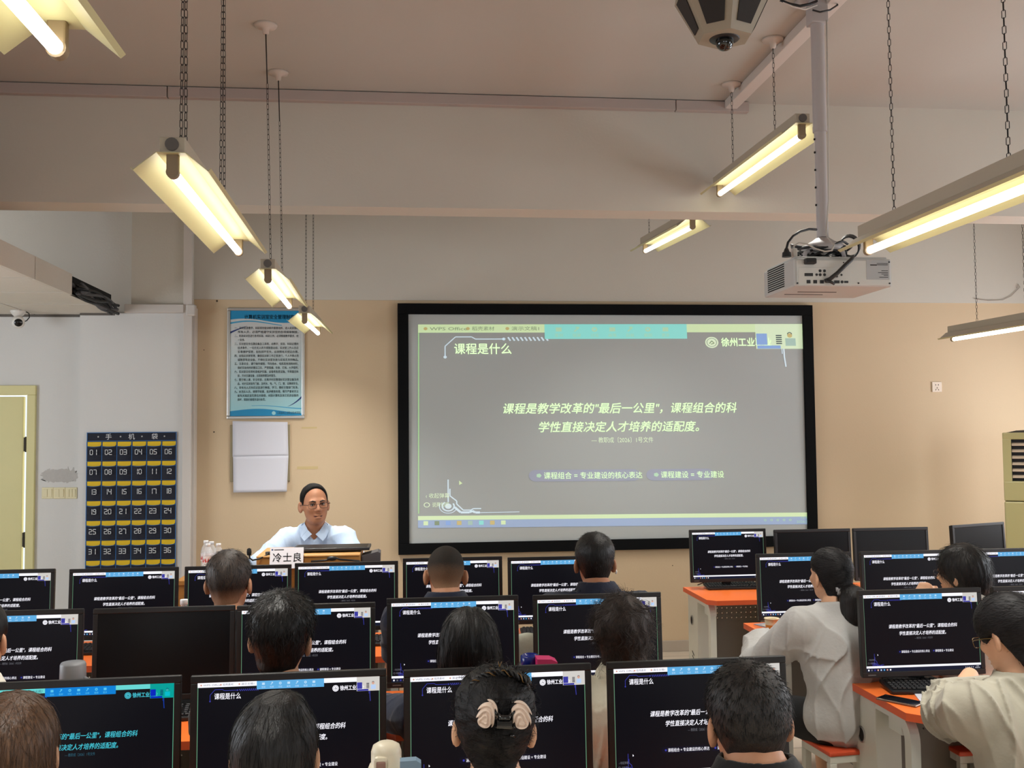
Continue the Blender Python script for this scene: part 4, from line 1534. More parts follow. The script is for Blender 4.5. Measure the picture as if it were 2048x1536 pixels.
Y3, Y2, Y1, Y0R, Y1R, Y2R = 2.885, 4.09, 5.36, 6.66, 5.32, 4.03
XR0 = 1.885+DWID/2
desk(XR0, Y2R, 'orange desk with white legs at right, nearest one, with a phone at its corner')
desk(XR0, Y1R, 'orange desk at right with a paper cup, in front of the woman in grey')
desk(XR0+0.03, Y0R, 'orange desk at right nearest the wall, its left end free of people')
desk(XR0+0.03, 2.82, 'orange desk of which only a corner shows at the lower right edge')
desk(XR0+0.03+DWID+0.02, Y0R, 'orange desk under the two black monitors beside the air conditioner')
desk(XR0+DWID+0.02, Y1R, 'orange desk in the right block, between woman in grey and air conditioner')
desk(XR0+DWID+0.02, Y2R, 'orange desk behind the woman in cream jacket at the right edge')
for yf, xs, row in ((Y3, (0.553, -0.62, -1.79), 'nearest row of the left block'), (Y2, (0.49, -0.68, -1.85), 'middle row of the left block'), (Y1, (0.535, -0.59, -1.76), 'far row of the left block')):
    for x, w in zip(xs, ('aisle end', 'middle', 'left end')):
        desk(x, yf, 'orange desk at the %s of the %s' % (w, row))

# ------------------------------------------------------------------ monitors
MW, MH = 0.54, 0.357
AW_, AH_ = 0.502, 0.314
TILT = Matrix.Rotation(-0.05, 4, 'X')


def make_monitor(pal, on=True):
    t = thing('monitor', 'm', 'monitor', (0, 0, 0), 0, 'computer monitors')
    zc = 0.05+MH/2
    fy = -0.11

    def put(mb):
        M = Matrix.Translation((0, fy, zc)) @ TILT @ Matrix.Translation((0, -fy, -zc))
        mb.v = [tuple(M @ Vector(v)) for v in mb.v]
        return mb
    mb = MB()
    bz = (MW-AW_)/2
    tp = 0.020
    zb, zt = 0.05, 0.05+MH
    az1 = zt-tp
    az0 = az1-AH_
    for a, b in (((-MW/2, zb), (MW/2, az0)), ((-MW/2, az1), (MW/2, zt)), ((-MW/2, az0), (-MW/2+bz, az1)), ((MW/2-bz, az0), (MW/2, az1))):
        mb.span((a[0], fy, a[1]), (b[0], fy+0.018, b[1]), 0, 0.0025)
    mb.span((-MW/2+0.003, fy+0.010, zb+0.003), (MW/2-0.003, fy+0.034, zt-0.003), 0, 0.004)
    mb.span((-0.16, fy+0.03, zb+0.06), (0.16, fy+0.055, zt-0.07), 0, 0.01)
    mb.box((-MW/2+0.04, fy-0.0006, zb+0.011), (0.034, 0.001, 0.005), 1)
    put(mb).build('housing', [M_black, mat('grey print', (90, 90, 92), 0.5)], t)
    if on:
        s = slide(lambda x, y, l: ((x/1.6-0.5)*AW_, fy+0.004-0.0002*l, az1+y*AH_), True)
        s = put(s)
        s.build('screen', [pal[k] for k in SLOTS], t)
    else:
        mb = MB()
        mb.quad((-AW_/2, fy+0.004, az0), (AW_/2, fy+0.004, az0), (AW_/2, fy+0.004, az1), (-AW_/2, fy+0.004, az1))
        put(mb).build('screen', mat('unlit screen', (10, 11, 14), 0.35, spec=0.2), t)
    mb = MB()
    mb.span((-0.032, fy+0.050, 0.012), (0.032, fy+0.078, 0.20), 0, 0.006)
    mb.build('stand_neck', M_black, t)
    mb = MB()
    mb.span((-0.115, -0.085, 0.0), (0.115, 0.085, 0.012), 0, 0.005)
    mb.build('stand_base', M_black, t)
    return t


mon_on = make_monitor(LCD)
mon_off = make_monitor(LCD, False)
used = set()


def monitor(x, yf, label, kind='on', rot=0.0, dz=0.0):
    src = mon_on if kind != 'off' else mon_off
    loc = (x, yf+0.11, DZ+dz)
    if kind in ('on', 'off') and kind not in used:
        used.add(kind)
        src.location = loc
        src.rotation_euler = (0, 0, rot)
        src['label'] = label
        return src
    m = dup(src, loc, rot, label, 'computer monitors')
    if kind == 'teal':
        for c in kids(m):
            if c.name.startswith('screen'):
                for i, k in enumerate(SLOTS):
                    c.material_slots[i].link = 'OBJECT'
                    c.material_slots[i].material = TEAL[k]
    return m


TT = 'lit monitor '
monitor(-0.90, Y3+0.01, 'cyan tinted monitor in the nearest row, in front of the brown haired woman', 'teal', 0.035)
monitor(-0.33, Y3+0.01, TT+'behind the sleek dark head at bottom, nearest row, next to the cyan one', rot=0.02)
monitor(0.259, Y3-0.007, TT+'behind the woman with the flower hair clip', rot=0.02)
monitor(0.847, Y3+0.005, TT+'behind the man with short hair in black at bottom right of centre', rot=0.015)
monitor(-1.525, Y2, TT+'at the left edge behind the person in white, middle row')
monitor(-0.944, Y2-0.013, 'large black switched off monitor in the middle row at left', 'off')
monitor(-0.394, Y2-0.03, TT+'behind the man with tousled black hair, middle row')
monitor(0.190, Y2+0.05, TT+'behind the woman with bobbed hair, middle row')
monitor(0.789, Y2+0.035, TT+'behind the woman with curly brown hair, middle row at the aisle')
monitor(-2.06, Y1+0.01, TT+'at the left edge in the far row, below the cream door')
monitor(-1.436, Y1-0.03, TT+'directly below the phone pocket chart')
monitor(-0.865, Y1-0.03, TT+'behind the dark haired man left of the lectern')
monitor(-0.313, Y1+0.015, TT+'below the right half of the lectern, nobody in front of it')
monitor(0.251, Y1+0.11, TT+'behind the man with the shaved greying head')
monitor(0.815, Y1+0.05, TT+'behind the man in navy with an earpiece')
monitor(2.20, Y0R+0.06, TT+'at left end of the farthest right row, its keyboard in view')
monitor(2.76, Y0R-0.05, 'black switched off monitor next to the lit one in the farthest right row', 'off')
monitor(3.32, Y0R-0.05, 'black switched off monitor in the middle of the farthest right row', 'off')
monitor(4.02, Y0R+0.10, 'black switched off monitor turned aslant beside the air conditioner', 'off', 0.36)
monitor(2.171, Y1R, TT+'in front of the woman in grey with the ponytail')
monitor(2.765, Y1R, TT+'behind the person resting chin on hand at right')
monitor(3.39, Y1R, TT+'at the right edge, right of the person resting chin on hand')
monitor(2.146, Y2R-0.005, TT+'on the nearest right desk, completely in view above a keyboard')
monitor(2.74, Y2R-0.005, TT+'at the right edge behind the woman in cream jacket')

# ------------------------------------------------------------------ keyboards
M_key = mat('black keycaps', (24, 24, 27), 0.5)


def make_keyboard():
    t = thing('keyboard', 'k', 'keyboard', (0, 0, 0), 0, 'black keyboards')
    T = Matrix.Rotation(0.09, 4, 'X')

    def put(mb):
        mb.v = [tuple(T @ Vector(v)+Vector((0, 0, 0.008))) for v in mb.v]
        return mb
    put(MB().span((-0.225, -0.075, -0.001), (0.225, 0.075, 0.016), 0, 0.005)).build('keyboard_case', M_black, t)
    mb = MB()
    for r in range(6):
        y = 0.058-r*0.0215
        x = -0.213
        while x < 0.205:
            w = 0.0165
            if r == 5 and -0.13 < x < -0.11:
                w = 0.10
            mb.box((x+w/2, y, 0.019), (w, 0.0165, 0.008), 0, 0.0022, seg=1)
            x += w+0.0026
            if abs(x-0.07) < 0.01 or abs(x-0.13) < 0.01:
                x += 0.006
    put(mb).build('keycaps', M_key, t)
    mb = MB()
    mb.tube([(0.05, 0.072, 0.012), (0.05, 0.10, 0.01), (0.03, 0.13, 0.006), (0.04, 0.17, 0.005)], 0.0025, 6)
    mb.build('keyboard_cable', M_black, t)
    return t


kb0 = make_keyboard()
kbs = [(2.19, Y2R-0.05, -0.12, 'black keyboard on the nearest right desk beside a phone'),
       (2.27, Y0R+0.09, -0.05, 'black keyboard on the left end of the farthest right desk'),
       (0.83, Y1-0.02, -0.05, 'black keyboard on the far row desk at the aisle, half hidden by a monitor'),
       (-0.26, Y1-0.09, 0.0, 'black keyboard on the far row desk seen between two middle row monitors'),
       (-1.45, Y1-0.09, 0.0, 'black keyboard seen between the left edge monitor and the black one'),
       (-0.93, Y2-0.08, 0.1, 'black keyboard below the switched off monitor of the middle row'),
       (2.75, Y0R+0.06, 0.0, 'black keyboard under the switched off monitors of the farthest right row')]
for i, (x, y, r, lab) in enumerate(kbs):
    if i == 0:
        kb0.location = (x, y, DZ)
        kb0.rotation_euler = (0, 0, r)
        kb0['label'] = lab
    else:
        dup(kb0, (x, y, DZ), r, lab, 'black keyboards')

# cables behind monitors that show over desk edges
mb = MB()
rnd = random.Random(2)
for i in range(5):
    x = 2.02+0.07*i
    pts = [(x, Y2R+0.10, DZ+0.14), (x+0.02, Y2R+0.14, DZ+0.06), (x+0.05+0.02*rnd.random(), Y2R+0.16, DZ+0.012), (x+0.12, Y2R+0.15+0.01*i, DZ+0.01), (x+0.18, Y2R+0.17, DZ+0.03)]
    mb.tube(pts, 0.004, 6, 1 if i in (1, ) else 0)
tag(mb.build('monitor_cables', [M_black, mat('orange cable', (216, 80, 30), 0.5)]), 'tangle of black and orange cables behind the monitor on the nearest right desk', 'cables')
mb = MB()
for i, (x, k) in enumerate(((2.08, -0.03), (2.29, 0.05), (2.36, 0.09))):
    mb.tube([(x, Y0R+0.15, DZ+0.10), (x+k*0.5, Y0R+0.13, DZ+0.06), (x+k, Y0R+0.15, DZ+0.035), (x+k*2, Y0R+0.20, DZ+0.012)], 0.004, 6)
tag(mb.build('monitor_cables', M_black), 'black cables hanging under the lit monitor of the farthest right row', 'cables')
mb = MB()
pts = [(0.03*math.cos(a)+2.40, YF-0.03, 0.33+0.05*math.sin(a)) for a in [0.6+4.6*k/14 for k in range(15)]]
mb.tube([(p_[0], p_[1]-0.0, p_[2]) for p_ in pts], 0.007, 6)
tag(mb.build('cable_loop', M_black), 'short black cable loop sticking out low on the wall behind a right desk', 'cable')

# ------------------------------------------------------------------ stools
M_seat = mat('red orange stool seat', (206, 78, 44), 0.45)


def make_stool():
    t = thing('stool', 's', 'stool', (0, 0, 0), 0, 'stools with orange seats')
    mb = MB()
    mb.span((-0.17, -0.13, 0.425), (0.17, 0.13, 0.445), 0, 0.006)
    mb.build('seat', M_seat, t)
    mb = MB()
    for a, b in (((-0.165, -0.125), (0.165, -0.10)), ((-0.165, 0.10), (0.165, 0.125)), ((-0.165, -0.10), (-0.14, 0.10)), ((0.14, -0.10), (0.165, 0.10))):
        mb.span((a[0], a[1], 0.395), (b[0], b[1], 0.425), 0, 0.002)
    mb.build('seat_frame', M_deskw, t)
    for sx in (-1, 1):
        for sy in (-1, 1):
            MB().span((sx*0.15-0.016, sy*0.11-0.016, 0.0), (sx*0.15+0.016, sy*0.11+0.016, 0.395), 0, 0.003).build('leg', M_deskw, t)
    mb = MB()
    mb.span((-0.135, -0.12, 0.10), (0.135, -0.10, 0.12), 0, 0.002)
    mb.span((-0.135, 0.10, 0.10), (0.135, 0.12, 0.12), 0, 0.002)
    mb.build('stretcher', M_deskw, t)
    return t


stool0 = make_stool()
stool_n = [0]


def stool(x, y, r, label):
    if stool_n[0] == 0:
        stool0.location = (x, y, 0)
        stool0.rotation_euler = (0, 0, r)
        stool0['label'] = label
    else:
        dup(stool0, (x, y, 0), r, label, 'stools with orange seats')
    stool_n[0] += 1


# ------------------------------------------------------------------ small things on the desks
# paper cup
p = at(1544, 1252, 5.12)
t = thing('paper_cup', 'orange and cream paper cup at the corner of the desk of the woman in grey', 'cup', (p.x, 5.12, DZ))
mb = MB()
mb.lathe([(0.0, 0.004), (0.026, 0.004), (0.0275, 0.0), (0.034, 0.066)], n=28)
mb.lathe([(0.034, 0.066), (0.0375, 0.094), (0.0385, 0.097), (0.037, 0.098), (0.036, 0.09), (0.026, 0.01), (0, 0.01)], n=28, m=1)
mb.build('cup_body', [mat('orange cup print', (226, 132, 40), 0.5), mat('cream cup paper', (236, 222, 190), 0.6)], t)
mb = MB()
mb.lathe([(0.0345, 0.066), (0.0387, 0.0975), (0.0397, 0.096), (0.0392, 0.099), (0.0375, 0.099)], n=28)
mb.build('cup_rim', mat('cream cup paper', (236, 222, 190), 0.6), t)
mb = MB()
for k in range(12):
    a = -PI/2-0.16
    t0 = 2*PI*k/12
    t1 = 2*PI*(k+1)/12
    q = []
    for tt, rr_ in ((t0, 0.008), (t1, 0.008), (t1, 0.006), (t0, 0.006)):
        ang = a+rr_*math.cos(tt)/0.031
        z = 0.045+rr_*math.sin(tt)
        r_ = 0.0278+(0.034-0.0275)*z/0.066+0.0005
        q.append((r_*math.cos(ang), r_*math.sin(ang), z))
    mb.add(q, [[0, 1, 2, 3]])
mb.build('cup_emblem', mat('cream print', (240, 214, 150), 0.6), t)
# papers and card on that desk
p = atz(1530, 1253, DZ)
mb = MB()
mb.add([Matrix.Rotation(0.2, 3, 'Z') @ Vector(v) + Vector((p.x+0.10, p.y-0.07, DZ+0.002)) for v in ((-0.09, -0.10, 0), (0.12, -0.10, 0), (0.12, 0.12, 0), (-0.09, 0.12, 0), (-0.09, -0.10, .002), (0.12, -0.10, .002), (0.12, 0.12, .002), (-0.09, 0.12, .002))], [[3, 2, 1, 0], [4, 5, 6, 7], [0, 1, 5, 4], [1, 2, 6, 5], [2, 3, 7, 6], [3, 0, 4, 7]])
tag(mb.build('paper_sheet', mat('printed paper', (206, 200, 182), 0.8, var=(30, 0.12))), 'printed paper lying under the arm of the woman in grey', 'paper')
mb = MB()
mb.box((p.x+0.02, p.y+0.02, DZ+0.002), (0.09, 0.12, 0.003), 0, 0.0, rot=(0, 0, 0.35))
tag(mb.build('card', mat('grey blue card', (150, 152, 166), 0.5, var=(60, 0.25))), 'small grey card lying beside the paper cup', 'card')
# phone on the nearest right desk
pa, pb = atz(1760, 1395, DZ+0.008), atz(1812, 1416, DZ+0.008)
c = (atz(1762, 1393, DZ)+atz(1840, 1416, DZ))/2
t = thing('smartphone', 'dark smartphone lying at the front corner of the nearest right desk', 'phone', (c.x, c.y, DZ), -0.95)
MB().box((0, 0, 0.005), (0.165, 0.076, 0.009), 0, 0.004).build('phone_body', mat('bronze phone edge', (120, 104, 92), 0.3, metal=0.6), t)
MB().box((0, 0, 0.0098), (0.158, 0.070, 0.001), 0, 0.0).build('phone_glass', mat('phone glass', (10, 12, 18), 0.08), t)
# paper under the arm of the woman in cream
p = atz(1842, 1396, DZ)
mb = MB()
mb.box((p.x+0.05, p.y-0.02, DZ+0.003), (0.14, 0.19, 0.004), 0, 0.0, rot=(0, 0, -0.3))
tag(mb.build('paper_sheet', mat('white copy paper', (212, 212, 222), 0.8)), 'white paper partly covered by the arm of the woman in cream', 'paper')

# grey lidded cup at the left edge
t = thing('insulated_cup', 'cup with grey lid and handle in front of the left edge monitor', 'cup', (-1.19, 3.78, DZ))
mb = MB()
mb.lathe([(0, 0), (0.036, 0), (0.041, 0.01), (0.043, 0.20), (0.0, 0.20)], n=28)
mb.build('cup_body', mat('pale cup body', (190, 190, 192), 0.35), t)
mb = MB()
mb.lathe([(0.044, 0.20), (0.045, 0.21), (0.044, 0.262), (0.040, 0.27), (0.0, 0.272)], n=28)
mb.build('cup_lid', mat('grey lid', (120, 121, 124), 0.45), t)
mb = MB()
mb.tube([(0.044, -0.01, 0.215), (0.062, -0.025, 0.21), (0.066, -0.03, 0.18), (0.055, -0.025, 0.155), (0.043, -0.015, 0.15)], 0.007, 8)
mb.build('handle', mat('grey lid', (120, 121, 124), 0.45), t)
# white bottle cap between the monitors of the far row
p = at(368, 1203, 5.0)
t = thing('water_bottle', 'bottle of which only the white cap shows between two far row monitors', 'bottle', (p.x, 5.0, DZ))
h = p.z+0.01-DZ
mb = MB()
mb.lathe([(0, 0), (0.031, 0), (0.031, h*0.7), (0.022, h*0.82), (0.015, h*0.90), (0.015, h*0.93)], n=20)
mb.build('bottle_body', M_pet, t)
mb = MB()
mb.lathe([(0, h), (0.0175, h), (0.018, h-0.002), (0.018, h-0.024), (0, h-0.024)], n=20)
mb.build('cap', M_cap, t)
# round chrome lid
p = at(600, 1199, 4.75)
t = thing('steel_cup', 'cup with shiny round steel lid left of the lit monitor without a person', 'cup', (at(601, 1200, 5.0).x, 5.0, DZ))
p = at(601, 1200, 5.0)
h = p.z-DZ
mb = MB()
mb.lathe([(0, 0), (0.034, 0), (0.036, 0.01), (0.036, h-0.02), (0, h-0.02)], n=24)
mb.build('cup_body', mat('grey cup wall', (120, 120, 126), 0.4), t)
mb = MB()
mb.lathe([(0.037, h-0.02), (0.048, h-0.012), (0.05, h-0.006), (0.046, h), (0.03, h+0.002), (0.014, h+0.006), (0.0, h+0.008)], n=28)
mb.build('steel_lid', mat('polished steel', (210, 210, 214), 0.15, metal=0.95), t)
# blue tub and pink tissue box before the middle row
p = at(1060, 1306, 3.72)
t = thing('blue_tub', 'round dark blue tub with a clear blue lid between two middle row monitors', 'container', (p.x, 3.72, DZ))
h = p.z-DZ
mb = MB()
mb.lathe([(0, 0), (0.028, 0), (0.031, 0.02), (0.033, h-0.04), (0, h-0.04)], n=28)
mb.build('tub_body', mat('navy tub', (16, 22, 60), 0.3), t)
mb = MB()
mb.lathe([(0.034, h-0.042), (0.036, h-0.03), (0.035, h-0.010), (0.026, h-0.004), (0.024, h-0.010), (0, h-0.012)], n=28)
mb.build('tub_lid', mat('blue lid', (14, 30, 104), 0.2), t)
p = at(1092, 1317, 3.66)
t = thing('pink_box', 'bright pink box with slanted top beside the blue tub', 'box', (p.x, 3.66, DZ))
h = p.z-DZ
mb = MB()
mb.prism([(-0.036, -0.03, 0), (0.038, -0.03, 0), (0.038, -0.03, h-0.008), (0.016, -0.03, h+0.002), (-0.036, -0.03, h+0.004)], (0, 0.07, 0))
mb.build('box_body', mat('pink plastic', (190, 36, 96), 0.4), t)
# cream bottle shaped like a helmet in the foreground
p = at(772, 1491, 2.45)
t = thing('cream_bottle', 'cream rounded bottle top with a pink brown front panel at bottom centre', 'bottle', (p.x, 2.48, DZ))
h = p.z-DZ
M_cb = mat('cream bottle shell', (224, 214, 190), 0.4)
mb = MB()
mb.lathe([(0, 0), (0.034, 0), (0.037, 0.01), (0.037, h-0.075), (0.042, h-0.07), (0.0435, h-0.06), (0.040, h-0.052), (0.0365, h-0.05), (0.0365, h-0.022), (0.032, h-0.008), (0.020, h-0.001), (0, h)], n=32)
mb.build('bottle_body', M_cb, t)
mb = MB()
mb.box((-0.012, -0.034, h-0.045), (0.034, 0.02, 0.044), 0, 0.009)
mb.build('front_panel', M_cb, t)
mb = MB()
mb.box((-0.012, -0.040, h-0.047), (0.024, 0.012, 0.030), 0, 0.005)
mb.build('front_window', mat('pink brown window', (160, 124, 112), 0.4), t)
mb = MB()
mb.tube([(0.03, -0.01, h-0.066), (0.045, -0.015, h-0.058), (0.052, -0.018, h-0.070), (0.045, -0.02, h-0.085)], 0.006, 8)
mb.build('strap', mat('dark strap', (60, 50, 40), 0.6), t)
# blue folded thing right of the bottle
p = at(822, 1525, 2.42)
mb = MB()
hz = p.z
mb.prism([(p.x-0.03, 2.42, DZ), (p.x+0.028, 2.42, DZ), (p.x+0.024, 2.42, hz-0.004), (p.x+0.012, 2.42, hz+0.004), (p.x-0.026, 2.42, hz+0.003)], (0, 0.03, 0))
tag(mb.build('tissue_pack', mat('pale blue wrapper', (124, 150, 172), 0.5)), 'pale blue pack standing right of the cream bottle', 'pack')
# mouse mat and mouse seen between the nearest monitors
p = atz(792, 1425, DZ)
t = thing('mouse_mat', 'dark mouse mat with red marks seen between two nearest row monitors', 'mouse mat', (-0.02, 3.93, DZ))
MB().box((0, 0, 0.002), (0.24, 0.20, 0.004), 0, 0.001).build('mat_cloth', mat('dark mat cloth', (34, 36, 44), 0.9), t)
mb = MB()
for k in range(3):
    mb.box((0.03+0.012*k, 0.05, 0.0045), (0.006, 0.05, 0.001), 0, 0.0, rot=(0, 0, -0.9))
mb.build('red_print', mat('red print', (190, 40, 44), 0.7), t)

# ================================================================== people: smooth bodies grown from distance fields
def V(*a):
    return np.array(a, float)


def sm(a, b, k):
    h = np.clip(0.5+0.5*(b-a)/k, 0, 1)
    return b*(1-h)+a*h-k*h*(1-h)


def smx(a, b, k):
    return -sm(-a, -b, k)


def ell(P, c, r, R=None):
    q = P-np.asarray(c, float)
    if R is not None:
        q = q @ R
    r = np.asarray(r, float)
    k0 = np.sqrt(((q/r)**2).sum(1))
    k1 = np.sqrt(((q/(r*r))**2).sum(1))
    return k0*(k0-1)/np.maximum(k1, 1e-9)


def cap(P, a, b, ra, rb):
    a, b = np.asarray(a, float), np.asarray(b, float)
    ba = b-a
    pa = P-a
    h = np.clip((pa @ ba)/max(ba @ ba, 1e-9), 0, 1)
    return np.sqrt(((pa-h[:, None]*ba)**2).sum(1))-(ra+(rb-ra)*h)


def rot(rx=0, ry=0, rz=0):
    return np.array(Euler((rx, ry, rz)).to_matrix())


def chainf(P, pts, rs, k=0.02):
    d = None
    for i in range(len(pts)-1):
        c = cap(P, pts[i], pts[i+1], rs[i], rs[i+1])
        d = c if d is None else sm(d, c, k)
    return d


def snet(fn, lo, hi, h):
    """sparse surface nets: fn(P (N,3)) -> distance"""
    lo, hi = np.asarray(lo, float), np.asarray(hi, float)
    S = 5
    n = np.ceil((hi-lo)/(h*S)).astype(int)+1
    gx = [lo[i]+h*(S-1)/2+np.arange(n[i])*h*S for i in range(3)]
    G = np.stack(np.meshgrid(*gx, indexing='ij'), -1).reshape(-1, 3)
    dc = fn(G).reshape(n)
    near = np.abs(dc) < h*S*1.35
    up = lambda a: a.repeat(S, 0).repeat(S, 1).repeat(S, 2)
    D = up(np.where(dc < 0, -1.0, 1.0))
    I = np.argwhere(up(near))
    P = lo+I*h
    D[I[:, 0], I[:, 1], I[:, 2]] = fn(P)
    ins = D < 0
    c = np.zeros(np.array(D.shape)-1, np.int8)
    co = [(i, j, k) for i in (0, 1) for j in (0, 1) for k in (0, 1)]
    for i, j, k in co:
        c += ins[i:ins.shape[0]-1+i, j:ins.shape[1]-1+j, k:ins.shape[2]-1+k]
    act = (c > 0) & (c < 8)
    A = np.argwhere(act)
    idx = -np.ones(act.shape, np.int64)
    idx[A[:, 0], A[:, 1], A[:, 2]] = np.arange(len(A))
    vals = np.stack([D[A[:, 0]+i, A[:, 1]+j, A[:, 2]+k] for i, j, k in co], 1)
    pos = np.zeros((len(A), 3))
    cnt = np.zeros(len(A))
    for a in range(8):
        for b in range(a+1, 8):
            ca, cb = np.array(co[a]), np.array(co[b])
            if np.abs(ca-cb).sum() != 1:
                continue
            va, vb = vals[:, a], vals[:, b]
            m = (va < 0) != (vb < 0)
            t = np.where(m, va/np.where(m, va-vb, 1), 0)
            pos += np.where(m[:, None], ca+t[:, None]*(cb-ca), 0)
            cnt += m
    pos /= np.maximum(cnt, 1)[:, None]
    verts = lo+(A+pos)*h
    faces = []
    for ax in range(3):
        sl0 = [slice(None)]*3
        sl1 = [slice(None)]*3
        sl0[ax] = slice(0, -1)
        sl1[ax] = slice(1, None)
        x0, x1 = ins[tuple(sl0)], ins[tuple(sl1)]
        E = np.argwhere(x0 != x1)
        o1, o2 = [a for a in range(3) if a != ax]
        ok = (E[:, o1] > 0) & (E[:, o2] > 0) & (E[:, o1] < act.shape[o1]) & (E[:, o2] < act.shape[o2]) & (E[:, ax] < act.shape[ax])
        E = E[ok]
        if not len(E):
            continue
        flip = x0[E[:, 0], E[:, 1], E[:, 2]]
        if ax == 1:
            flip = ~flip
        q = []
        for d1, d2 in ((-1, -1), (0, -1), (0, 0), (-1, 0)):
            F = E.copy()
            F[:, o1] += d1
            F[:, o2] += d2
            q.append(idx[F[:, 0], F[:, 1], F[:, 2]])
        Q = np.stack(q, 1)
        Q = np.where(flip[:, None], Q, Q[:, ::-1])
        faces.append(Q[(Q >= 0).all(1)])
    return verts, np.concatenate(faces)


def organic(name, fn, lo, hi, h, m, parent, keep=True):
    v, f = snet(fn, lo, hi, h)
    me = bpy.data.meshes.new(name)
    me.vertices.add(len(v))
    me.vertices.foreach_set('co', v.astype(np.float32).ravel())
    me.loops.add(len(f)*4)
    me.loops.foreach_set('vertex_index', f.astype(np.int32).ravel())
    me.polygons.add(len(f))
    me.polygons.foreach_set('loop_start', np.arange(0, len(f)*4, 4, dtype=np.int32))
    me.polygons.foreach_set('loop_total', np.full(len(f), 4, np.int32))
    me.polygons.foreach_set('use_smooth', np.ones(len(f), bool))
    me.update(calc_edges=True)
    me.validate()
    for x in (m if isinstance(m, (list, tuple)) else [m]):
        me.materials.append(x)
    o = bpy.data.objects.new(name, me)
    COL.objects.link(o)
    o.parent = parent
    return o


def noise(P, f, seed=0):
    r = np.random.RandomState(seed)
    d = np.zeros(len(P))
    for i in range(5):
        w = r.normal(size=3)
        w /= np.linalg.norm(w)
        d += np.sin((P*np.asarray(f)) @ w*(0.7+0.25*i)+r.uniform(0, 6.28))
    return d/5


def folds(P, seed=0, f=30.0):
    """creases of cloth, 0 on the smooth parts"""
    r = np.random.RandomState(seed+50)
    d = np.zeros(len(P))
    for i in range(4):
        w = r.normal(size=3)*V(1, 1, 0.8)
        w /= np.linalg.norm(w)
        ph = (P @ w)*f*(0.8+0.35*i)+2.2*noise(P, 11, seed+i)
        d += (1-np.abs(np.sin(ph)))**3*np.clip(0.35+1.5*noise(P, 7, seed+20+i), 0, 1)
    return d


def skin(name, rgb):
    return mat(name, rgb, 0.5, spec=0.35, bump=(140, 0.06), var=(16, 0.06))


SKIN1 = skin('warm skin', (192, 138, 106))
SKIN2 = skin('light skin', (214, 166, 134))
SKIN3 = skin('tan skin', (172, 118, 88))


def hairmat(name, rgb, stretch=(260, 260, 30), rough=0.42, skinrgb=None, z0=0.0, z1=0.0, dens=0.0, spec=0.4):
    """streaked hair; with skinrgb the hair thins into skin between z0 (bare) and z1 (full) of the head"""
    m = bpy.data.materials.new(name)
    m.use_nodes = True
    nt = m.node_tree
    b = nt.nodes['Principled BSDF']
    b.inputs['Roughness'].default_value = rough
    b.inputs['Specular IOR Level'].default_value = spec
    tc = nt.nodes.new('ShaderNodeTexCoord')
    mp = nt.nodes.new('ShaderNodeMapping')
    mp.inputs['Scale'].default_value = stretch
    n = nt.nodes.new('ShaderNodeTexNoise')
    n.inputs['Scale'].default_value = 1.0
    n.inputs['Detail'].default_value = 4
    nt.links.new(tc.outputs['Object'], mp.inputs[0])
    nt.links.new(mp.outputs[0], n.inputs['Vector'])
    rp = nt.nodes.new('ShaderNodeValToRGB')
    c = s2l(rgb)
    rp.color_ramp.elements[0].position = 0.3
    rp.color_ramp.elements[0].color = (*[v*0.45 for v in c], 1)
    rp.color_ramp.elements[1].position = 0.75
    rp.color_ramp.elements[1].color = (*[min(1, v*1.7) for v in c], 1)
    nt.links.new(n.outputs['Fac'], rp.inputs[0])
    bp = nt.nodes.new('ShaderNodeBump')
    bp.inputs['Strength'].default_value = 0.55
    bp.inputs['Distance'].default_value = 0.004
    nt.links.new(n.outputs['Fac'], bp.inputs['Height'])
    nt.links.new(bp.outputs[0], b.inputs['Normal'])
    out = rp.outputs[0]
    if skinrgb:
        sep = nt.nodes.new('ShaderNodeSeparateXYZ')
        nt.links.new(tc.outputs['Object'], sep.inputs[0])
        mr = nt.nodes.new('ShaderNodeMapRange')
        mr.inputs['From Min'].default_value = z0
        mr.inputs['From Max'].default_value = z1
        nt.links.new(sep.outputs[2], mr.inputs[0])
        n2 = nt.nodes.new('ShaderNodeTexNoise')
        n2.inputs['Scale'].default_value = 420
        nt.links.new(tc.outputs['Object'], n2.inputs['Vector'])
        ad = nt.nodes.new('ShaderNodeMath')
        ad.operation = 'MULTIPLY_ADD'
        ad.inputs[1].default_value = 0.5
        nt.links.new(n2.outputs['Fac'], ad.inputs[0])
        nt.links.new(mr.outputs[0], ad.inputs[2])
        sb = nt.nodes.new('ShaderNodeMath')
        sb.operation = 'SUBTRACT'
        sb.use_clamp = True
        nt.links.new(ad.outputs[0], sb.inputs[0])
        sb.inputs[1].default_value = 0.25+dens
        mx = nt.nodes.new('ShaderNodeMix')
        mx.data_type = 'RGBA'
        mx.inputs[6].default_value = (*s2l(skinrgb), 1)
        nt.links.new(sb.outputs[0], mx.inputs[0])
        nt.links.new(out, mx.inputs[7])
        out = mx.outputs[2]
    nt.links.new(out, b.inputs['Base Color'])
    return m


H_BLACK = hairmat('black hair', (24, 22, 22), spec=0.3)
H_BLACK2 = hairmat('soft black hair', (28, 25, 24), (170, 170, 60), spec=0.3)
H_BROWN = hairmat('brown hair', (72, 49, 32), (230, 230, 18))
H_DKBROWN = hairmat('dark brown hair', (48, 36, 30), (120, 120, 70), rough=0.6)


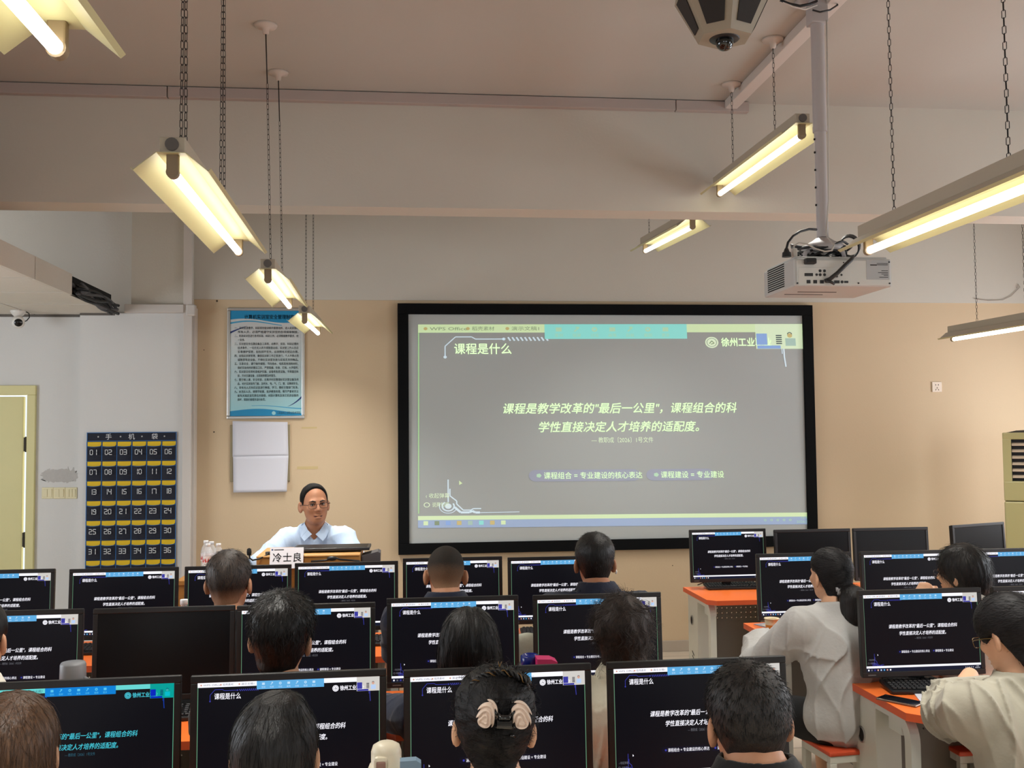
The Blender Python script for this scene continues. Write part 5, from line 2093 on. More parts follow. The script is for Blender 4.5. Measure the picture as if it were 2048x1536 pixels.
def hand_pts(kind):
    """finger chains in hand space: x across (thumb side -), y towards the finger tips, z out of the back of the hand"""
    F = []
    base = [(-0.030, 0.045), (-0.010, 0.050), (0.011, 0.047), (0.030, 0.038)]
    ln = [(0.038, 0.024, 0.02), (0.042, 0.027, 0.021), (0.039, 0.025, 0.02), (0.030, 0.019, 0.017)]
    curl = {'relaxed': (0.35, 0.45, 0.3), 'fist': (1.35, 1.6, 1.0), 'flat': (0.08, 0.12, 0.08), 'soft': (0.8, 1.0, 0.6)}[kind]
    for i in range(4):
        p = np.array([base[i][0], base[i][1], 0.0])
        pts = [p*0.5, p]
        a = 0.0
        sp = (i-1.5)*0.07
        for l, c in zip(ln[i], curl):
            a += c*(1+0.06*i)
            p = p+l*np.array([math.sin(sp)*math.cos(a), math.cos(a), -math.sin(a)])
            pts.append(p)
        F.append((pts, [0.012, 0.0098, 0.0092, 0.0084, 0.0072]))
    k = 0.75 if kind in ('fist', 'soft') else 0.35
    th = [np.array([-0.018, -0.005, -0.006]), np.array([-0.040, 0.018, -0.012-0.012*k]), np.array([-0.045+0.012*k, 0.045, -0.020-0.016*k]), np.array([-0.038+0.026*k, 0.064, -0.026-0.020*k])]
    F.append((th, [0.014, 0.0115, 0.0098, 0.0082]))
    return F


class Person:
    fw = 1.0
    mouth = False
    cut = None

    """seated figure in its own frame: hip over the origin, facing +y"""

    def __init__(s, label, head, hip_back=0.10, hip_z=0.556, yaw=0.0, hyaw=0.0, hpitch=0.0, hroll=0.0, sex='m', scale=1.0, lean=0.0, shoulder=0.19, h=0.006,
                 arms=None, sleeves='short', drop=0.0, wide=1.0, hs=1.0, nk=0.0):
        hx, hy, hz = head
        s.h = h
        s.sex = sex
        s.f = hs*(0.96 if sex == 'f' else 1.0)
        c, sn = math.cos(yaw), math.sin(yaw)
        bx, by = hx-(-sn)*hip_back*1.0-c*lean, hy-c*hip_back-sn*lean
        s.t = thing('person', label, 'person', (bx, by, 0), yaw)
        s.H = V(lean, hip_back, hz)
        s.R = rot(hpitch, hroll, hyaw)
        s.N = s.H+V(0, -0.042-nk*0.2, -0.132*s.f+nk)
        s.S = s.N+V(0, -0.012, -0.070-drop)
        s.hip = V(0, 0, hip_z)
        s.sw = shoulder
        s.wide = wide
        s.sleeves = sleeves
        sp = lambda t: s.hip*(1-t)+s.S*t+V(0, -0.035*math.sin(PI*t), 0)
        s.sp = sp
        sh = [s.S+V(-s.sw, 0, -0.015), s.S+V(s.sw, 0, -0.015)]
        s.sh = sh
        # elbow, wrist, hand direction (unit), palm-normal (back of hand), kind
        if arms is None:
            arms = [None, None]
        s.arms = []
        for i in range(2):
            sg = -1 if i == 0 else 1
            a = arms[i] or dict(elbow=sh[i]+V(sg*0.015, 0.15, -0.23), wrist=V(sg*0.10+s.S[0], s.S[1]+0.40, 0.795), kind='relaxed')
            el, wr = np.array(a['elbow'], float), np.array(a['wrist'], float)
            # keep the arm lengths human
            d = el-sh[i]
            el = sh[i]+d/np.linalg.norm(d)*0.29
            d = wr-el
            wr = el+d/np.linalg.norm(d)*min(0.26, max(0.22, np.linalg.norm(d)))
            y = np.array(a.get('dir', (wr-el)), float)
            y /= np.linalg.norm(y)
            z = np.array(a.get('back', (0, 0, 1)), float)
            z = z-y*(z @ y)
            z /= np.linalg.norm(z)
            x = np.cross(y, z)
            flip = -1 if i == 0 else 1
            s.arms.append(dict(el=el, wr=wr, M=np.stack([x*(-flip), y, z], 1) if False else np.stack([x, y, z], 1), kind=a.get('kind', 'relaxed'), mir=(1 if i == 1 else -1)))
        kz = 0.50
        s.knee = [V(-0.12, 0.42, kz), V(0.12, 0.42, kz)]
        s.ank = [V(-0.12, 0.40, 0.09), V(0.12, 0.40, 0.09)]

    # --- distance fields
    def head(s, P):
        q = (P-s.H) @ s.R
        f = s.f
        q = q/f
        d = ell(q, (0, -0.012, 0.030), (0.075, 0.096, 0.088))
        d = sm(d, ell(q, (0, 0.028, -0.035), (0.061*s.fw, 0.064, 0.082)), 0.03)
        d = sm(d, ell(q, (0, 0.050, -0.088), (0.034*s.fw**2, 0.036, 0.026)), 0.025)
        d = sm(d, cap(q, (-0.036, 0.082, 0.020), (0.036, 0.082, 0.020), 0.010, 0.010), 0.02)
        for sx in (-1, 1):
            d = sm(d, ell(q, (sx*0.036, 0.072, -0.022), (0.022, 0.018, 0.018)), 0.02)
            d = smx(d, -ell(q, (sx*0.031, 0.105, 0.004), (0.019, 0.017, 0.011)), 0.012)
            Re = rot(0, 0, sx*0.5)
            e = ell(q, (sx*0.083, -0.012, -0.012), (0.010, 0.021, 0.034), Re)
            e = smx(e, -ell(q, (sx*0.090, 0.000, -0.008), (0.008, 0.011, 0.018), Re), 0.006)
            d = sm(d, e, 0.008)
        d = sm(d, cap(q, (0, 0.092, 0.006), (0, 0.111, -0.026), 0.007, 0.011), 0.012)
        for sx in (-1, 1):
            d = sm(d, ell(q, (sx*0.012, 0.100, -0.030), (0.009, 0.010, 0.008)), 0.008)
        if getattr(s, 'mouth', False):
            d = smx(d, -ell(q, (0.002, 0.098, -0.066), (0.023, 0.020, 0.0062)), 0.004)
        d = sm(d, ell(q, (0, 0.092, -0.059), (0.023, 0.010, 0.006)), 0.006)
        d = sm(d, ell(q, (0, 0.090, -0.075), (0.020, 0.010, 0.007)), 0.006)
        return d*f

    def neck(s, P):
        a = s.H+s.R @ V(0, -0.020, -0.045)
        r = (0.050, 0.056) if s.sex == 'm' else (0.043, 0.048)
        return chainf(P, [a, s.N+V(0, 0.0, 0.02), s.N+V(0, -0.01, -0.05)], [r[0], r[1], r[1]*1.15], 0.02)

    def torso(s, P):
        w = s.wide
        d = ell(P, s.hip+V(0, 0, 0.02), (0.175*w, 0.125, 0.12))
        d = sm(d, ell(P, s.sp(0.36), (0.148*w, 0.108, 0.15)), 0.06)
        d = sm(d, ell(P, s.sp(0.68), (0.168*w, 0.115, 0.17)), 0.06)
        d = sm(d, cap(P, s.sh[0]+V(0.02, 0, -0.01), s.sh[1]+V(-0.02, 0, -0.01), 0.058, 0.058), 0.05)
        for k in (0, 1):
            d = sm(d, cap(P, s.N+V(0, -0.01, -0.02), s.sh[k]+V((0.03 if k == 0 else -0.03), 0, 0.012), 0.046, 0.036), 0.04)
        return d

    def upper(s, P, off=0.0):
        d = None
        for i in (0, 1):
            a = s.arms[i]
            c = cap(P, s.sh[i], a['el'], 0.056+off, 0.042+off)
            d = c if d is None else np.minimum(d, c)
        return d

    def fore(s, P, off=0.0, t1=1.0):
        d = None
        for i in (0, 1):
            a = s.arms[i]
            e = a['el']+(a['wr']-a['el'])*t1
            c = cap(P, a['el'], e, 0.042+off, 0.042+(0.029-0.042)*t1+off)
            d = c if d is None else np.minimum(d, c)
        return d

    def hands(s, P):
        d = np.full(len(P), 1.0)
        for a in s.arms:
            near = ((P-a['wr'])**2).sum(1) < 0.25**2
            if not near.any():
                continue
            q = (P[near]-a['wr']) @ a['M']
            q = q-V(0, 0.018, 0)
            q = q*V(a['mir'], 1, 1)
            k = ell(q, (0, 0.022, 0), (0.040, 0.044, 0.017))
            k = sm(k, cap(q, (0, -0.04, 0), (0, 0.0, 0), 0.026, 0.026), 0.02)
            for pts, rs in hand_pts(a['kind']):
                c = None
                for j in range(len(pts)-1):
                    g = cap(q, pts[j], pts[j+1], rs[j], rs[j+1])
                    c = g if c is None else sm(c, g, 0.004)
                k = sm(k, c, 0.006)
            d[near] = k
        return d

    def legs(s, P, off=0.0, t=1.0):
        d = None
        for i, sx in ((0, -1), (1, 1)):
            c = cap(P, s.hip+V(sx*0.09, 0.02, -0.01), s.knee[i], 0.085+off, 0.062+off)
            e = s.knee[i]+(s.ank[i]-s.knee[i])*t
            c = sm(c, cap(P, s.knee[i], e, 0.058+off, 0.058+(0.042-0.058)*t+off), 0.03)
            d = c if d is None else sm(d, c, 0.03)
        return d

    def feet(s, P):
        d = None
        for i in (0, 1):
            c = cap(P, s.ank[i]+V(0, -0.02, -0.045), s.ank[i]+V(0, 0.14, -0.055), 0.040, 0.032)
            c = sm(c, cap(P, s.ank[i], s.ank[i]+V(0, 0, -0.04), 0.04, 0.042), 0.03)
            d = c if d is None else np.minimum(d, c)
        return d

    def bodyfn(s, P):
        d = sm(s.head(P), s.neck(P), 0.03)
        d = sm(d, s.torso(P), 0.05)
        d = sm(d, s.upper(P), 0.035)
        d = sm(d, s.fore(P), 0.012)
        d = sm(d, s.hands(P), 0.014)
        d = sm(d, s.legs(P), 0.05)
        d = sm(d, s.feet(P), 0.02)
        return d

    def box(s, z0=-0.05, pad=0.06):
        pts = [s.H, s.hip]+s.sh+s.knee+s.ank+[a['el'] for a in s.arms]+[a['wr'] for a in s.arms]
        pts = np.array(pts)
        lo = pts.min(0)-0.22
        hi = pts.max(0)+0.22
        lo[2] = z0
        hi[2] = max(s.H[2]+0.17, pts[:, 2].max()+0.15)
        return lo, hi

    def build(s, skinm, shirt, trousers, shoe=None, hem=None, collar=True, vneck=0.0, wrinkle=0.004, loose=0.012, wseed=1, fold=26.0, collar_h=0.040):
        lo, hi = s.box()
        s.body = organic('body', s.bodyfn, lo, hi, s.h, skinm, s.t)
        hem = s.hip[2]-0.02 if hem is None else hem
        fore_t = {'short': 0, 'long': 0.97, 'half': 0.45}[s.sleeves]
        n0 = s.N+V(0, 0, 0.0)
        r_n = 0.062 if s.sex == 'm' else 0.055

        def shirtfn(P):
            base = sm(s.torso(P), s.neck(P), 0.05)
            d = sm(base, s.upper(P, 0.008), 0.045)
            if fore_t:
                d = sm(d, s.fore(P, 0.008+(loose-0.012)*0.6, fore_t), 0.02)
            d = d-loose
            if s.sleeves == 'short':
                for i in (0, 1):
                    a = s.arms[i]
                    ax = (a['el']-s.sh[i])
                    L = np.linalg.norm(ax)
                    ax = ax/L
                    pl = (P-s.sh[i]) @ ax-L*0.74
                    near = np.abs(np.sqrt((((P-s.sh[i])-((P-s.sh[i]) @ ax)[:, None]*ax)**2).sum(1))) < 0.085
                    d = np.where(near & (pl > -0.02), np.maximum(d, pl), d)
            d = d-wrinkle*2.2*(folds(P, wseed, fold)-0.5)+wrinkle*0.6*noise(P, 24, wseed+7)
            top = (P-n0) @ (V(0, 0.25, 1)/1.03)-0.012
            if vneck:
                top = np.maximum(top, -(1.0)) + np.where((P[:, 1] > s.N[1]+0.02), np.clip(vneck-np.abs(P[:, 0]-s.N[0])*1.2, 0, 1), 0)
            d = smx(d, top, 0.008)
            if collar:
                q = P-n0
                ax = V(0, 0.12, 1)/np.linalg.norm(V(0, 0.12, 1))
                hgt = q @ ax
                rad = np.sqrt(((q-hgt[:, None]*ax)**2).sum(1))
                c = np.maximum(np.maximum(np.abs(base-0.0115)-0.005, rad-0.098), np.maximum(hgt-collar_h, -hgt-0.045))
                d = sm(d, c, 0.010)
            # hollow inside so that the skin shows through the neck opening
            d = np.maximum(d, -np.where(P[:, 2] > s.N[2]-0.012, base-0.005, 1.0))
            if s.cut:
                d = np.maximum(d, -s.cut(P))
            d = np.maximum(d, hem-P[:, 2]+0.006*noise(P, 14, 5))
            return d
        zlo = hem-0.04
        lo2 = lo.copy()
        lo2[2] = zlo
        hi2 = hi.copy()
        hi2[2] = max(s.N[2]+0.10, max(a['wr'][2] for a in s.arms)+0.1 if fore_t else 0)
        s.shirt = organic('shirt', shirtfn, lo2, hi2, s.h, shirt, s.t)

        def trf(P):
            d = sm(ell(P, s.hip+V(0, 0, 0.02), (0.175*s.wide, 0.125, 0.12)), s.legs(P, 0.004, 0.97), 0.05)-0.009
            d = np.maximum(d, P[:, 2]-(s.hip[2]+0.11))
            return d+0.003*noise(P, 26, 3)
        lo3 = lo.copy()
        hi3 = hi.copy()
        lo3[2] = 0.06
        hi3[2] = s.hip[2]+0.14
        organic('trousers', trf, lo3, hi3, max(s.h, 0.008), trousers, s.t)

        def shf(P):
            d = s.feet(P)-0.007
            d = np.maximum(d, P[:, 2]-s.ank[0][2]+0.005)
            return np.maximum(d, s.ank[0][2]-0.088-P[:, 2])
        lo4 = lo.copy()
        hi4 = hi.copy()
        lo4[2] = s.ank[0][2]-0.12
        hi4[2] = s.ank[0][2]+0.03
        for i, side in ((0, -1), (1, 1)):
            l5, h5 = lo4.copy(), hi4.copy()
            l5[0] = s.ank[i][0]-0.1
            h5[0] = s.ank[i][0]+0.1
            l5[1] = s.ank[i][1]-0.15
            h5[1] = s.ank[i][1]+0.28
            organic('shoe', shf, l5, h5, 0.008, shoe or SHOE, s.t)

    def hair(s, fn, m, lo=(-0.16, -0.2, -0.2), hi=(0.16, 0.16, 0.18), h=None, name='hair'):
        """fn works in head space; the mesh stays in head space so that its material follows the head"""
        f = s.f
        o = organic(name, fn, lo, hi, h or s.h*0.8, m, s.t)
        M = Matrix.Translation(Vector(s.H)) @ Matrix(s.R.tolist()).to_4x4() @ Matrix.Scale(f, 4)
        o.matrix_local = M
        return o

    def part(s, mb, name, m):
        """extra mesh given in head space"""
        f = s.f
        M = Matrix.Translation(Vector(s.H)) @ Matrix(s.R.tolist()).to_4x4() @ Matrix.Scale(f, 4)
        o = mb.build(name, m, s.t)
        o.matrix_local = M
        return o


SHOE = mat('dark shoe', (36, 33, 32), 0.5)
ZC_SHORT = ([-0.12, -0.085, -0.05, -0.030, -0.012, 0.006, 0.020, 0.034, 0.048, 0.066, 0.085, 0.12], [-0.062, -0.060, -0.056, -0.030, 0.012, 0.022, 0.006, 0.000, 0.040, 0.068, 0.082, 0.10])


def core(q):
    """head without ears and nose, with the nape, in head space"""
    d = ell(q, (0, -0.012, 0.030), (0.075, 0.096, 0.088))
    d = sm(d, ell(q, (0, 0.028, -0.035), (0.061, 0.064, 0.082)), 0.03)
    return sm(d, cap(q, (0, -0.020, -0.045), (0, -0.040, -0.125), 0.050, 0.056), 0.03)


def short_hair(side=0.009, top=0.016, nz=0.002, fr=(90, 90, 30), seed=1, zc=ZC_SHORT, low=0.0, fade=0.03, back=0.0):
    """hair as a layer grown out of the head that thins to nothing at the hair line"""
    def f(q):
        zl = np.interp(q[:, 1], zc[0], zc[1])+low+0.003*noise(q, 60, seed+9)
        t = np.clip((q[:, 2]-zl)/fade, -1, 1)
        u = np.clip((q[:, 2]-0.01)/0.10, 0, 1)
        T = side+(top-side)*u*u*(3-2*u)+back*np.clip((-q[:, 1]-0.02)/0.08, 0, 1)*np.exp(-((q[:, 2]-0.03)/0.06)**2)
        th = np.where(t > 0, T*np.sqrt(np.clip(t*(2-t), 0, 1)), 0.012*t)
        w = noise(q, fr, seed)+0.6*noise(q, (fr[0]*2.2, fr[1]*2.2, fr[2]*2), seed+3)
        return core(q)-th+nz*w*np.clip(t*1.5, 0, 1)
    return f


def strands(p, fn, m, n=500, L=0.05, seed=0, off=0.002, zmin=-1, flow=None, name='hair_strands', box=(0.1, 0.12, 0.12), w=0.0007, segs=5):
    """single strands that follow the hair surface and break up its outline"""
    r = np.random.RandomState(seed)
    Q = r.normal(size=(n*3, 3))
    Q /= np.linalg.norm(Q, axis=1)[:, None]
    Q = Q*V(*box)*1.25+V(0, -0.02, 0.02)

    def grad(P):
        e = 1e-3
        g = np.stack([fn(P+V(*(e*(i == k) for i in range(3))))-fn(P-V(*(e*(i == k) for i in range(3)))) for k in range(3)], 1)/(2*e)
        return g/np.maximum(np.linalg.norm(g, axis=1)[:, None], 1e-6)
    for _ in range(7):
        Q = Q-grad(Q)*np.clip(fn(Q), -0.03, 0.03)[:, None]
    ok = (np.abs(fn(Q)) < 0.004) & (Q[:, 2] > zmin)
    Q = Q[ok][:n]
    n = len(Q)
    paths = [Q]
    jit = r.normal(size=(n, 3))*0.25
    for k in range(segs-1):
        g = grad(Q)
        fl = flow(Q) if flow else np.stack([Q[:, 0]*2, (Q[:, 1]+0.04)*2, np.full(n, -0.25)-np.abs(Q[:, 2])*2], 1)
        fl = fl+jit*np.linalg.norm(fl, axis=1)[:, None]
        fl = fl-g*(fl*g).sum(1)[:, None]
        fl /= np.maximum(np.linalg.norm(fl, axis=1)[:, None], 1e-6)
        Q = Q+fl*L/segs
        Q = Q-grad(Q)*np.clip(fn(Q), -0.02, 0.02)[:, None]
        paths.append(Q+grad(Q)*(off*(0.4+r.rand(n)[:, None]*1.6))*(k+1)/2)
    paths = np.array(paths)
    mb = MB()
    vs, fs = [], []
    for i in range(n):
        b = len(vs)
        d = paths[-1, i]-paths[0, i]
        a = Vector(d).orthogonal().normalized()
        c = Vector(d).normalized().cross(a)
        for k in range(segs):
            ww = w*(1-0.8*k/(segs-1))
            p_ = Vector(paths[k, i])
            for t_ in range(3):
                vs.append(p_+a*(ww*math.cos(2.094*t_))+c*(ww*math.sin(2.094*t_)))
        for k in range(segs-1):
            for t_ in range(3):
                fs.append([b+k*3+t_, b+k*3+(t_+1) % 3, b+k*3+3+(t_+1) % 3, b+k*3+3+t_])
    mb.add(vs, fs, 0, True)
    o = p.part(mb, name, m)
    o['kind'] = 'stuff'
    return o


def cloth(name, rgb, rough=0.85, b=0.15):
    return mat(name, rgb, rough, spec=0.25, bump=(55, b), var=(9, 0.05), sheen=0.15)


C_BLACK = cloth('black shirt cloth', (20, 20, 22))
C_NAVY = cloth('navy shirt cloth', (28, 34, 52))
C_BLUE = cloth('light blue shirt cloth', (190, 210, 236))
C_GREY = cloth('light grey linen', (182, 181, 179), b=0.18)
C_CREAM = cloth('cream jacket cloth', (160, 155, 140), b=0.12)
C_WHITE = cloth('white shirt cloth', (222, 218, 206))
C_TROUS = cloth('dark trousers cloth', (26, 27, 34))
C_OFFW = cloth('off white shirt cloth', (214, 208, 190))


def hp(px, py, y):
    p = at(px, py, y)
    return (p.x, p.y, p.z)


def glasses(p, m, half=False):
    mb = MB()
    for sx in (-1, 1):
        pts = []
        for k in range(20):
            a = 2*PI*k/20
            pts.append((sx*0.034+0.025*math.copysign(abs(math.cos(a))**0.7, math.cos(a)), 0.112-0.010*abs(math.cos(a)), -0.002+0.0165*math.copysign(abs(math.sin(a))**0.7, math.sin(a))))
        mb.tube(pts, 0.0013, 6, 0, closed=True)
        mb.tube([(sx*0.058, 0.102, 0.003), (sx*0.078, 0.08, 0.005), (sx*0.084, 0.03, 0.004), (sx*0.084, -0.005, 0.0), (sx*0.082, -0.02, -0.014)], 0.0015, 6)
    mb.tube([(-0.010, 0.113, 0.004), (0, 0.116, 0.007), (0.010, 0.113, 0.004)], 0.0013, 6)
    return p.part(mb, 'glasses', m)


M_specs = mat('dark spectacle frame', (58, 44, 40), 0.35, metal=0.5)
M_specs2 = mat('golden spectacle frame', (130, 104, 58), 0.3, metal=0.8)

# ------------------------------------------------------------------ the lecturer
p = Person('man in light blue shirt with glasses speaking behind the wooden lectern', hp(629, 1009, 6.85), hs=1.12, hip_z=0.68, yaw=PI, hyaw=0.30, hpitch=0.02, hroll=0.05, h=0.005, sleeves='short', drop=0.005, shoulder=0.192,
           arms=[dict(elbow=(-0.27, 0.20, 1.00), wrist=(-0.15, 0.30, 0.93), kind='relaxed'), dict(elbow=(0.33, 0.22, 0.99), wrist=(0.18, 0.30, 0.93), kind='relaxed')])
p.mouth = True
p.fw = 1.10
for v in p.knee:
    v[2] = 0.66
    v[1] = 0.30
for v in p.ank:
    v[2] = 0.245
    v[1] = 0.26
p.sleeves = 'half'
p.build(skin('ruddy skin', (176, 122, 92)), C_BLUE, C_TROUS, hem=0.62, collar=False, vneck=0.085, wrinkle=0.0035, loose=0.016, fold=24)


ZC_LECT = ([-0.12, -0.05, -0.02, 0.0, 0.012, 0.026, 0.040, 0.055, 0.068, 0.080, 0.12], [-0.06, -0.05, -0.02, 0.014, -0.004, 0.006, 0.066, 0.110, 0.125, 0.135, 0.15])
presenter_hair = short_hair(0.006, 0.010, 0.0012, (140, 140, 60), 2, zc=ZC_LECT, fade=0.016)


p.hair(presenter_hair, hairmat('flat black hair', (22, 20, 20), rough=0.75, spec=0.15), h=0.004)
for sx in (-1, 1):
    mb = MB()
    mb.ball((sx*0.031, 0.0845, 0.003), (0.0125, 0.010, 0.0062), 0, 14)
    mb.ball((sx*0.031+0.001, 0.0912, 0.0032), (0.0052, 0.0042, 0.0052), 1, 12)
    mb.tube([(sx*0.018, 0.0895, 0.003), (sx*0.025, 0.0945, 0.0085), (sx*0.034, 0.0945, 0.0090), (sx*0.044, 0.0865, 0.004)], 0.0022, 6, 1)
    p.part(mb, 'eye', [mat('eye white', (186, 168, 156), 0.3), mat('dark iris', (26, 18, 14), 0.2)])
mb = MB()
for sx in (-1, 1):
    mb.tube([(sx*0.013, 0.0985, 0.020), (sx*0.030, 0.0975, 0.026), (sx*0.048, 0.0835, 0.021)], [0.0035, 0.0042, 0.002], 6)
p.part(mb, 'eyebrows', mat('thin dark brows', (44, 34, 30), 0.8))
mb = MB()
mb.tube([(-0.027, 0.084, -0.0625), (-0.010, 0.0965, -0.0575), (0.0, 0.0975, -0.0585), (0.010, 0.0965, -0.0575), (0.027, 0.084, -0.0625)], [0.0012, 0.0025, 0.002, 0.0025, 0.0012], 6)
mb.tube([(-0.026, 0.084, -0.066), (-0.010, 0.0945, -0.0755), (0.010, 0.0945, -0.0755), (0.026, 0.084, -0.066)], [0.0012, 0.003, 0.003, 0.0012], 6)
p.part(mb, 'lips', mat('lip colour', (150, 88, 78), 0.45))
mb = MB()
mb.ball((0.0, 0.0865, -0.0662), (0.023, 0.008, 0.0075), 0, 14)
p.part(mb, 'mouth', mat('mouth inside', (54, 22, 20), 0.6))
glasses(p, M_specs)
# collar wings and buttoned strip on the shirt
n0 = p.N
mb = MB()
for sx in (-1, 1):
    pts = [(sx*0.062, -0.02, 0.030), (sx*0.066, 0.030, 0.022), (sx*0.040, 0.075, -0.020), (sx*0.012, 0.092, -0.046)]
    low = [(sx*0.088, -0.03, -0.002), (sx*0.098, 0.036, -0.020), (sx*0.082, 0.094, -0.066), (sx*0.060, 0.112, -0.090)]
    N = len(pts)
    for i in range(N-1):
        a, b, c, d = [Vector(v)+Vector(n0) for v in (pts[i], pts[i+1], low[i+1], low[i])]
        mb.quad(a, b, c, d)
o = mb.build('collar', C_BLUE, p.t)
o.modifiers.new('s', 'SOLIDIFY').thickness = 0.004
mb = MB()
for i in range(8):
    z0, z1 = -0.082-0.05*i, -0.082-0.05*(i+1)

    def chest_y(z):
        zz = p.N[2]+z
        y = 0.25
        Pq = np.array([[0.0, y_, zz] for y_ in np.linspace(-0.05, 0.3, 80)])
        d = np.minimum(p.torso(Pq), p.neck(Pq))-0.016
        k = np.where(d < 0)[0]
        return (Pq[k[-1], 1] if len(k) else 0.1)-p.N[1]
    y0, y1 = chest_y(z0)+0.006, chest_y(z1)+0.006
    mb.quad(Vector((-0.016, y0, z0))+Vector(n0), Vector((0.016, y0, z0))+Vector(n0), Vector((0.016, y1, z1))+Vector(n0), Vector((-0.016, y1, z1))+Vector(n0))
    if i % 2 == 1:
        mb.cyl(Vector((0, y0+0.001, z0))+Vector(n0), Vector((0, y0+0.005, z0))+Vector(n0), 0.005, n=10, m=1)
o = mb.build('button_placket', [C_BLUE, mat('white button', (224, 228, 234), 0.4)], p.t)
dz_st = dup(stool0, (p.t.location.x, p.t.location.y, 0.16), 0, 'stool under the man behind the lectern', 'stools with orange seats')

# ------------------------------------------------------------------ nearest row, backs to the camera
Y = 2.15
p = Person('woman with long straight brown hair at the lower left corner', hp(28, 1505, Y), sex='f', hyaw=0.05, sleeves='long', shoulder=0.175)
p.build(SKIN2, C_BLACK, C_TROUS, collar=False)


def long_hair(w=0.0, bottom=-0.30, seed=1, fr=(150, 150, 7), amp=0.0022):
    def f(q):
        d = ell(q, (0, -0.018, 0.032), (0.088+w, 0.112, 0.099))
        d = sm(d, ell(q, (0, -0.055, -0.10), (0.098+w, 0.075, 0.20)), 0.03)
        face = ell(q, (0, 0.115, -0.05), (0.068, 0.115, 0.125))
        d = smx(d, -face, 0.015)
        d = smx(d, (bottom-q[:, 2]), 0.012)
        d = smx(d, -ell(q, (0, 0.0, -0.17), (0.055, 0.055, 0.11)), 0.01)
        return d+amp*noise(q, fr, seed)+amp*0.7*noise(q, (fr[0]*2.5, fr[1]*2.5, fr[2]*2), seed+4)
    return f


fn = long_hair(0.002)
p.hair(fn, H_BROWN, lo=(-0.16, -0.2, -0.36), hi=(0.16, 0.16, 0.18), h=0.0045)
down = lambda Q: np.stack([Q[:, 0]*(1.5*(Q[:, 2] > 0)), (Q[:, 1]+0.03)*(1.5*(Q[:, 2] > 0)), np.full(len(Q), -0.35)], 1)
strands(p, fn, H_BROWN, 700, 0.14, 3, flow=down)

p = Person('person with sleek black hair centred low before the second monitor from left', hp(552, 1506, Y), sex='f', sleeves='long', shoulder=0.175)
p.build(SKIN2, C_BLACK, C_TROUS, collar=False)


def sleek(q):
    d = ell(q, (0, -0.020, 0.032), (0.090, 0.112, 0.098))
    d = sm(d, ell(q, (0, -0.070, -0.06), (0.082, 0.055, 0.14)), 0.04)
    d = sm(d, ell(q, (0.012, -0.03, 0.108), (0.05, 0.055, 0.028)), 0.02)
    d = smx(d, -ell(q, (0, 0.115, -0.04), (0.070, 0.105, 0.11)), 0.012)
    for sx in (-1, 1):
        d = smx(d, -ell(q, (sx*0.095, 0.005, -0.030), (0.030, 0.035, 0.045)), 0.01)
    d = smx(d, -0.24-q[:, 2], 0.02)
    return d+0.0022*noise(q, (130, 130, 8), 4)+0.0016*noise(q, (320, 320, 14), 6)


p.hair(sleek, H_BLACK, lo=(-0.15, -0.19, -0.3), hi=(0.15, 0.14, 0.19), h=0.0045)
strands(p, sleek, H_BLACK, 600, 0.10, 5, flow=down)

# woman with the flower clip
p = Person('woman with black hair pinned up in a claw clip with two pale pink flowers', hp(988, 1452, 2.14), hs=0.97, sex='f', hyaw=-0.04, hroll=0.05, sleeves='half', shoulder=0.175)
p.build(SKIN2, C_OFFW, C_TROUS, collar=False)


ZC_UP = ([-0.13, -0.08, -0.05, -0.03, -0.012, 0.005, 0.02, 0.05, 0.08, 0.12], [-0.125, -0.115, -0.085, -0.035, 0.010, 0.026, 0.024, 0.045, 0.075, 0.11])


def upswept(q):
    zc = (ZC_UP[0], [-0.088, -0.085, -0.062, -0.030]+ZC_UP[1][4:])
    d = short_hair(0.016, 0.022, 0.0, zc=zc, fade=0.03, back=0.004)(q)
    d = sm(d, ell(q, (0, -0.112, 0.045), (0.040, 0.030, 0.064)), 0.035)
    return d+0.0034*noise(q, (40, 60, 190), 3)+0.0020*noise(q, (90, 120, 380), 8)


H_UP = hairmat('pinned black hair', (25, 23, 24), (50, 80, 260), rough=0.55, spec=0.2)
p.hair(upswept, H_UP, h=0.004)
toback = lambda Q: np.stack([-Q[:, 0]*2.0, np.full(len(Q), -0.2), (0.03-Q[:, 2])*1.2], 1)
strands(p, upswept, H_UP, 900, 0.07, 8, flow=toback, off=0.006)
mb = MB()
for sx in (-1, 1):
    mb.tube([(sx*0.016, -0.150, 0.028), (sx*0.028, -0.152, 0.034), (sx*0.040, -0.140, 0.040)], 0.008, 8)
    for k in range(5):
        mb.tube([(sx*0.020, -0.148, 0.05-0.022*k+0.01), (sx*0.034, -0.134, 0.052-0.022*k), (sx*0.040, -0.112, 0.05-0.022*k)], [0.004, 0.0035, 0.002], 6)
mb.tube([(-0.018, -0.152, 0.030), (-0.012, -0.162, 0.022), (0.012, -0.162, 0.022), (0.018, -0.152, 0.030)], 0.0075, 8)
mb.cyl((-0.022, -0.156, 0.004), (0.022, -0.156, 0.004), 0.014, n=14)
mb.v = [(x*0.72+0.012, y, z*0.8+0.046) for x, y, z in mb.v]
clip = p.part(mb, 'claw_clip', mat('glossy black acetate', (10, 10, 12), 0.12, coat=0.5))
M_flow = mat('pale pink flower resin', (214, 192, 176), 0.5, var=(60, 0.05))
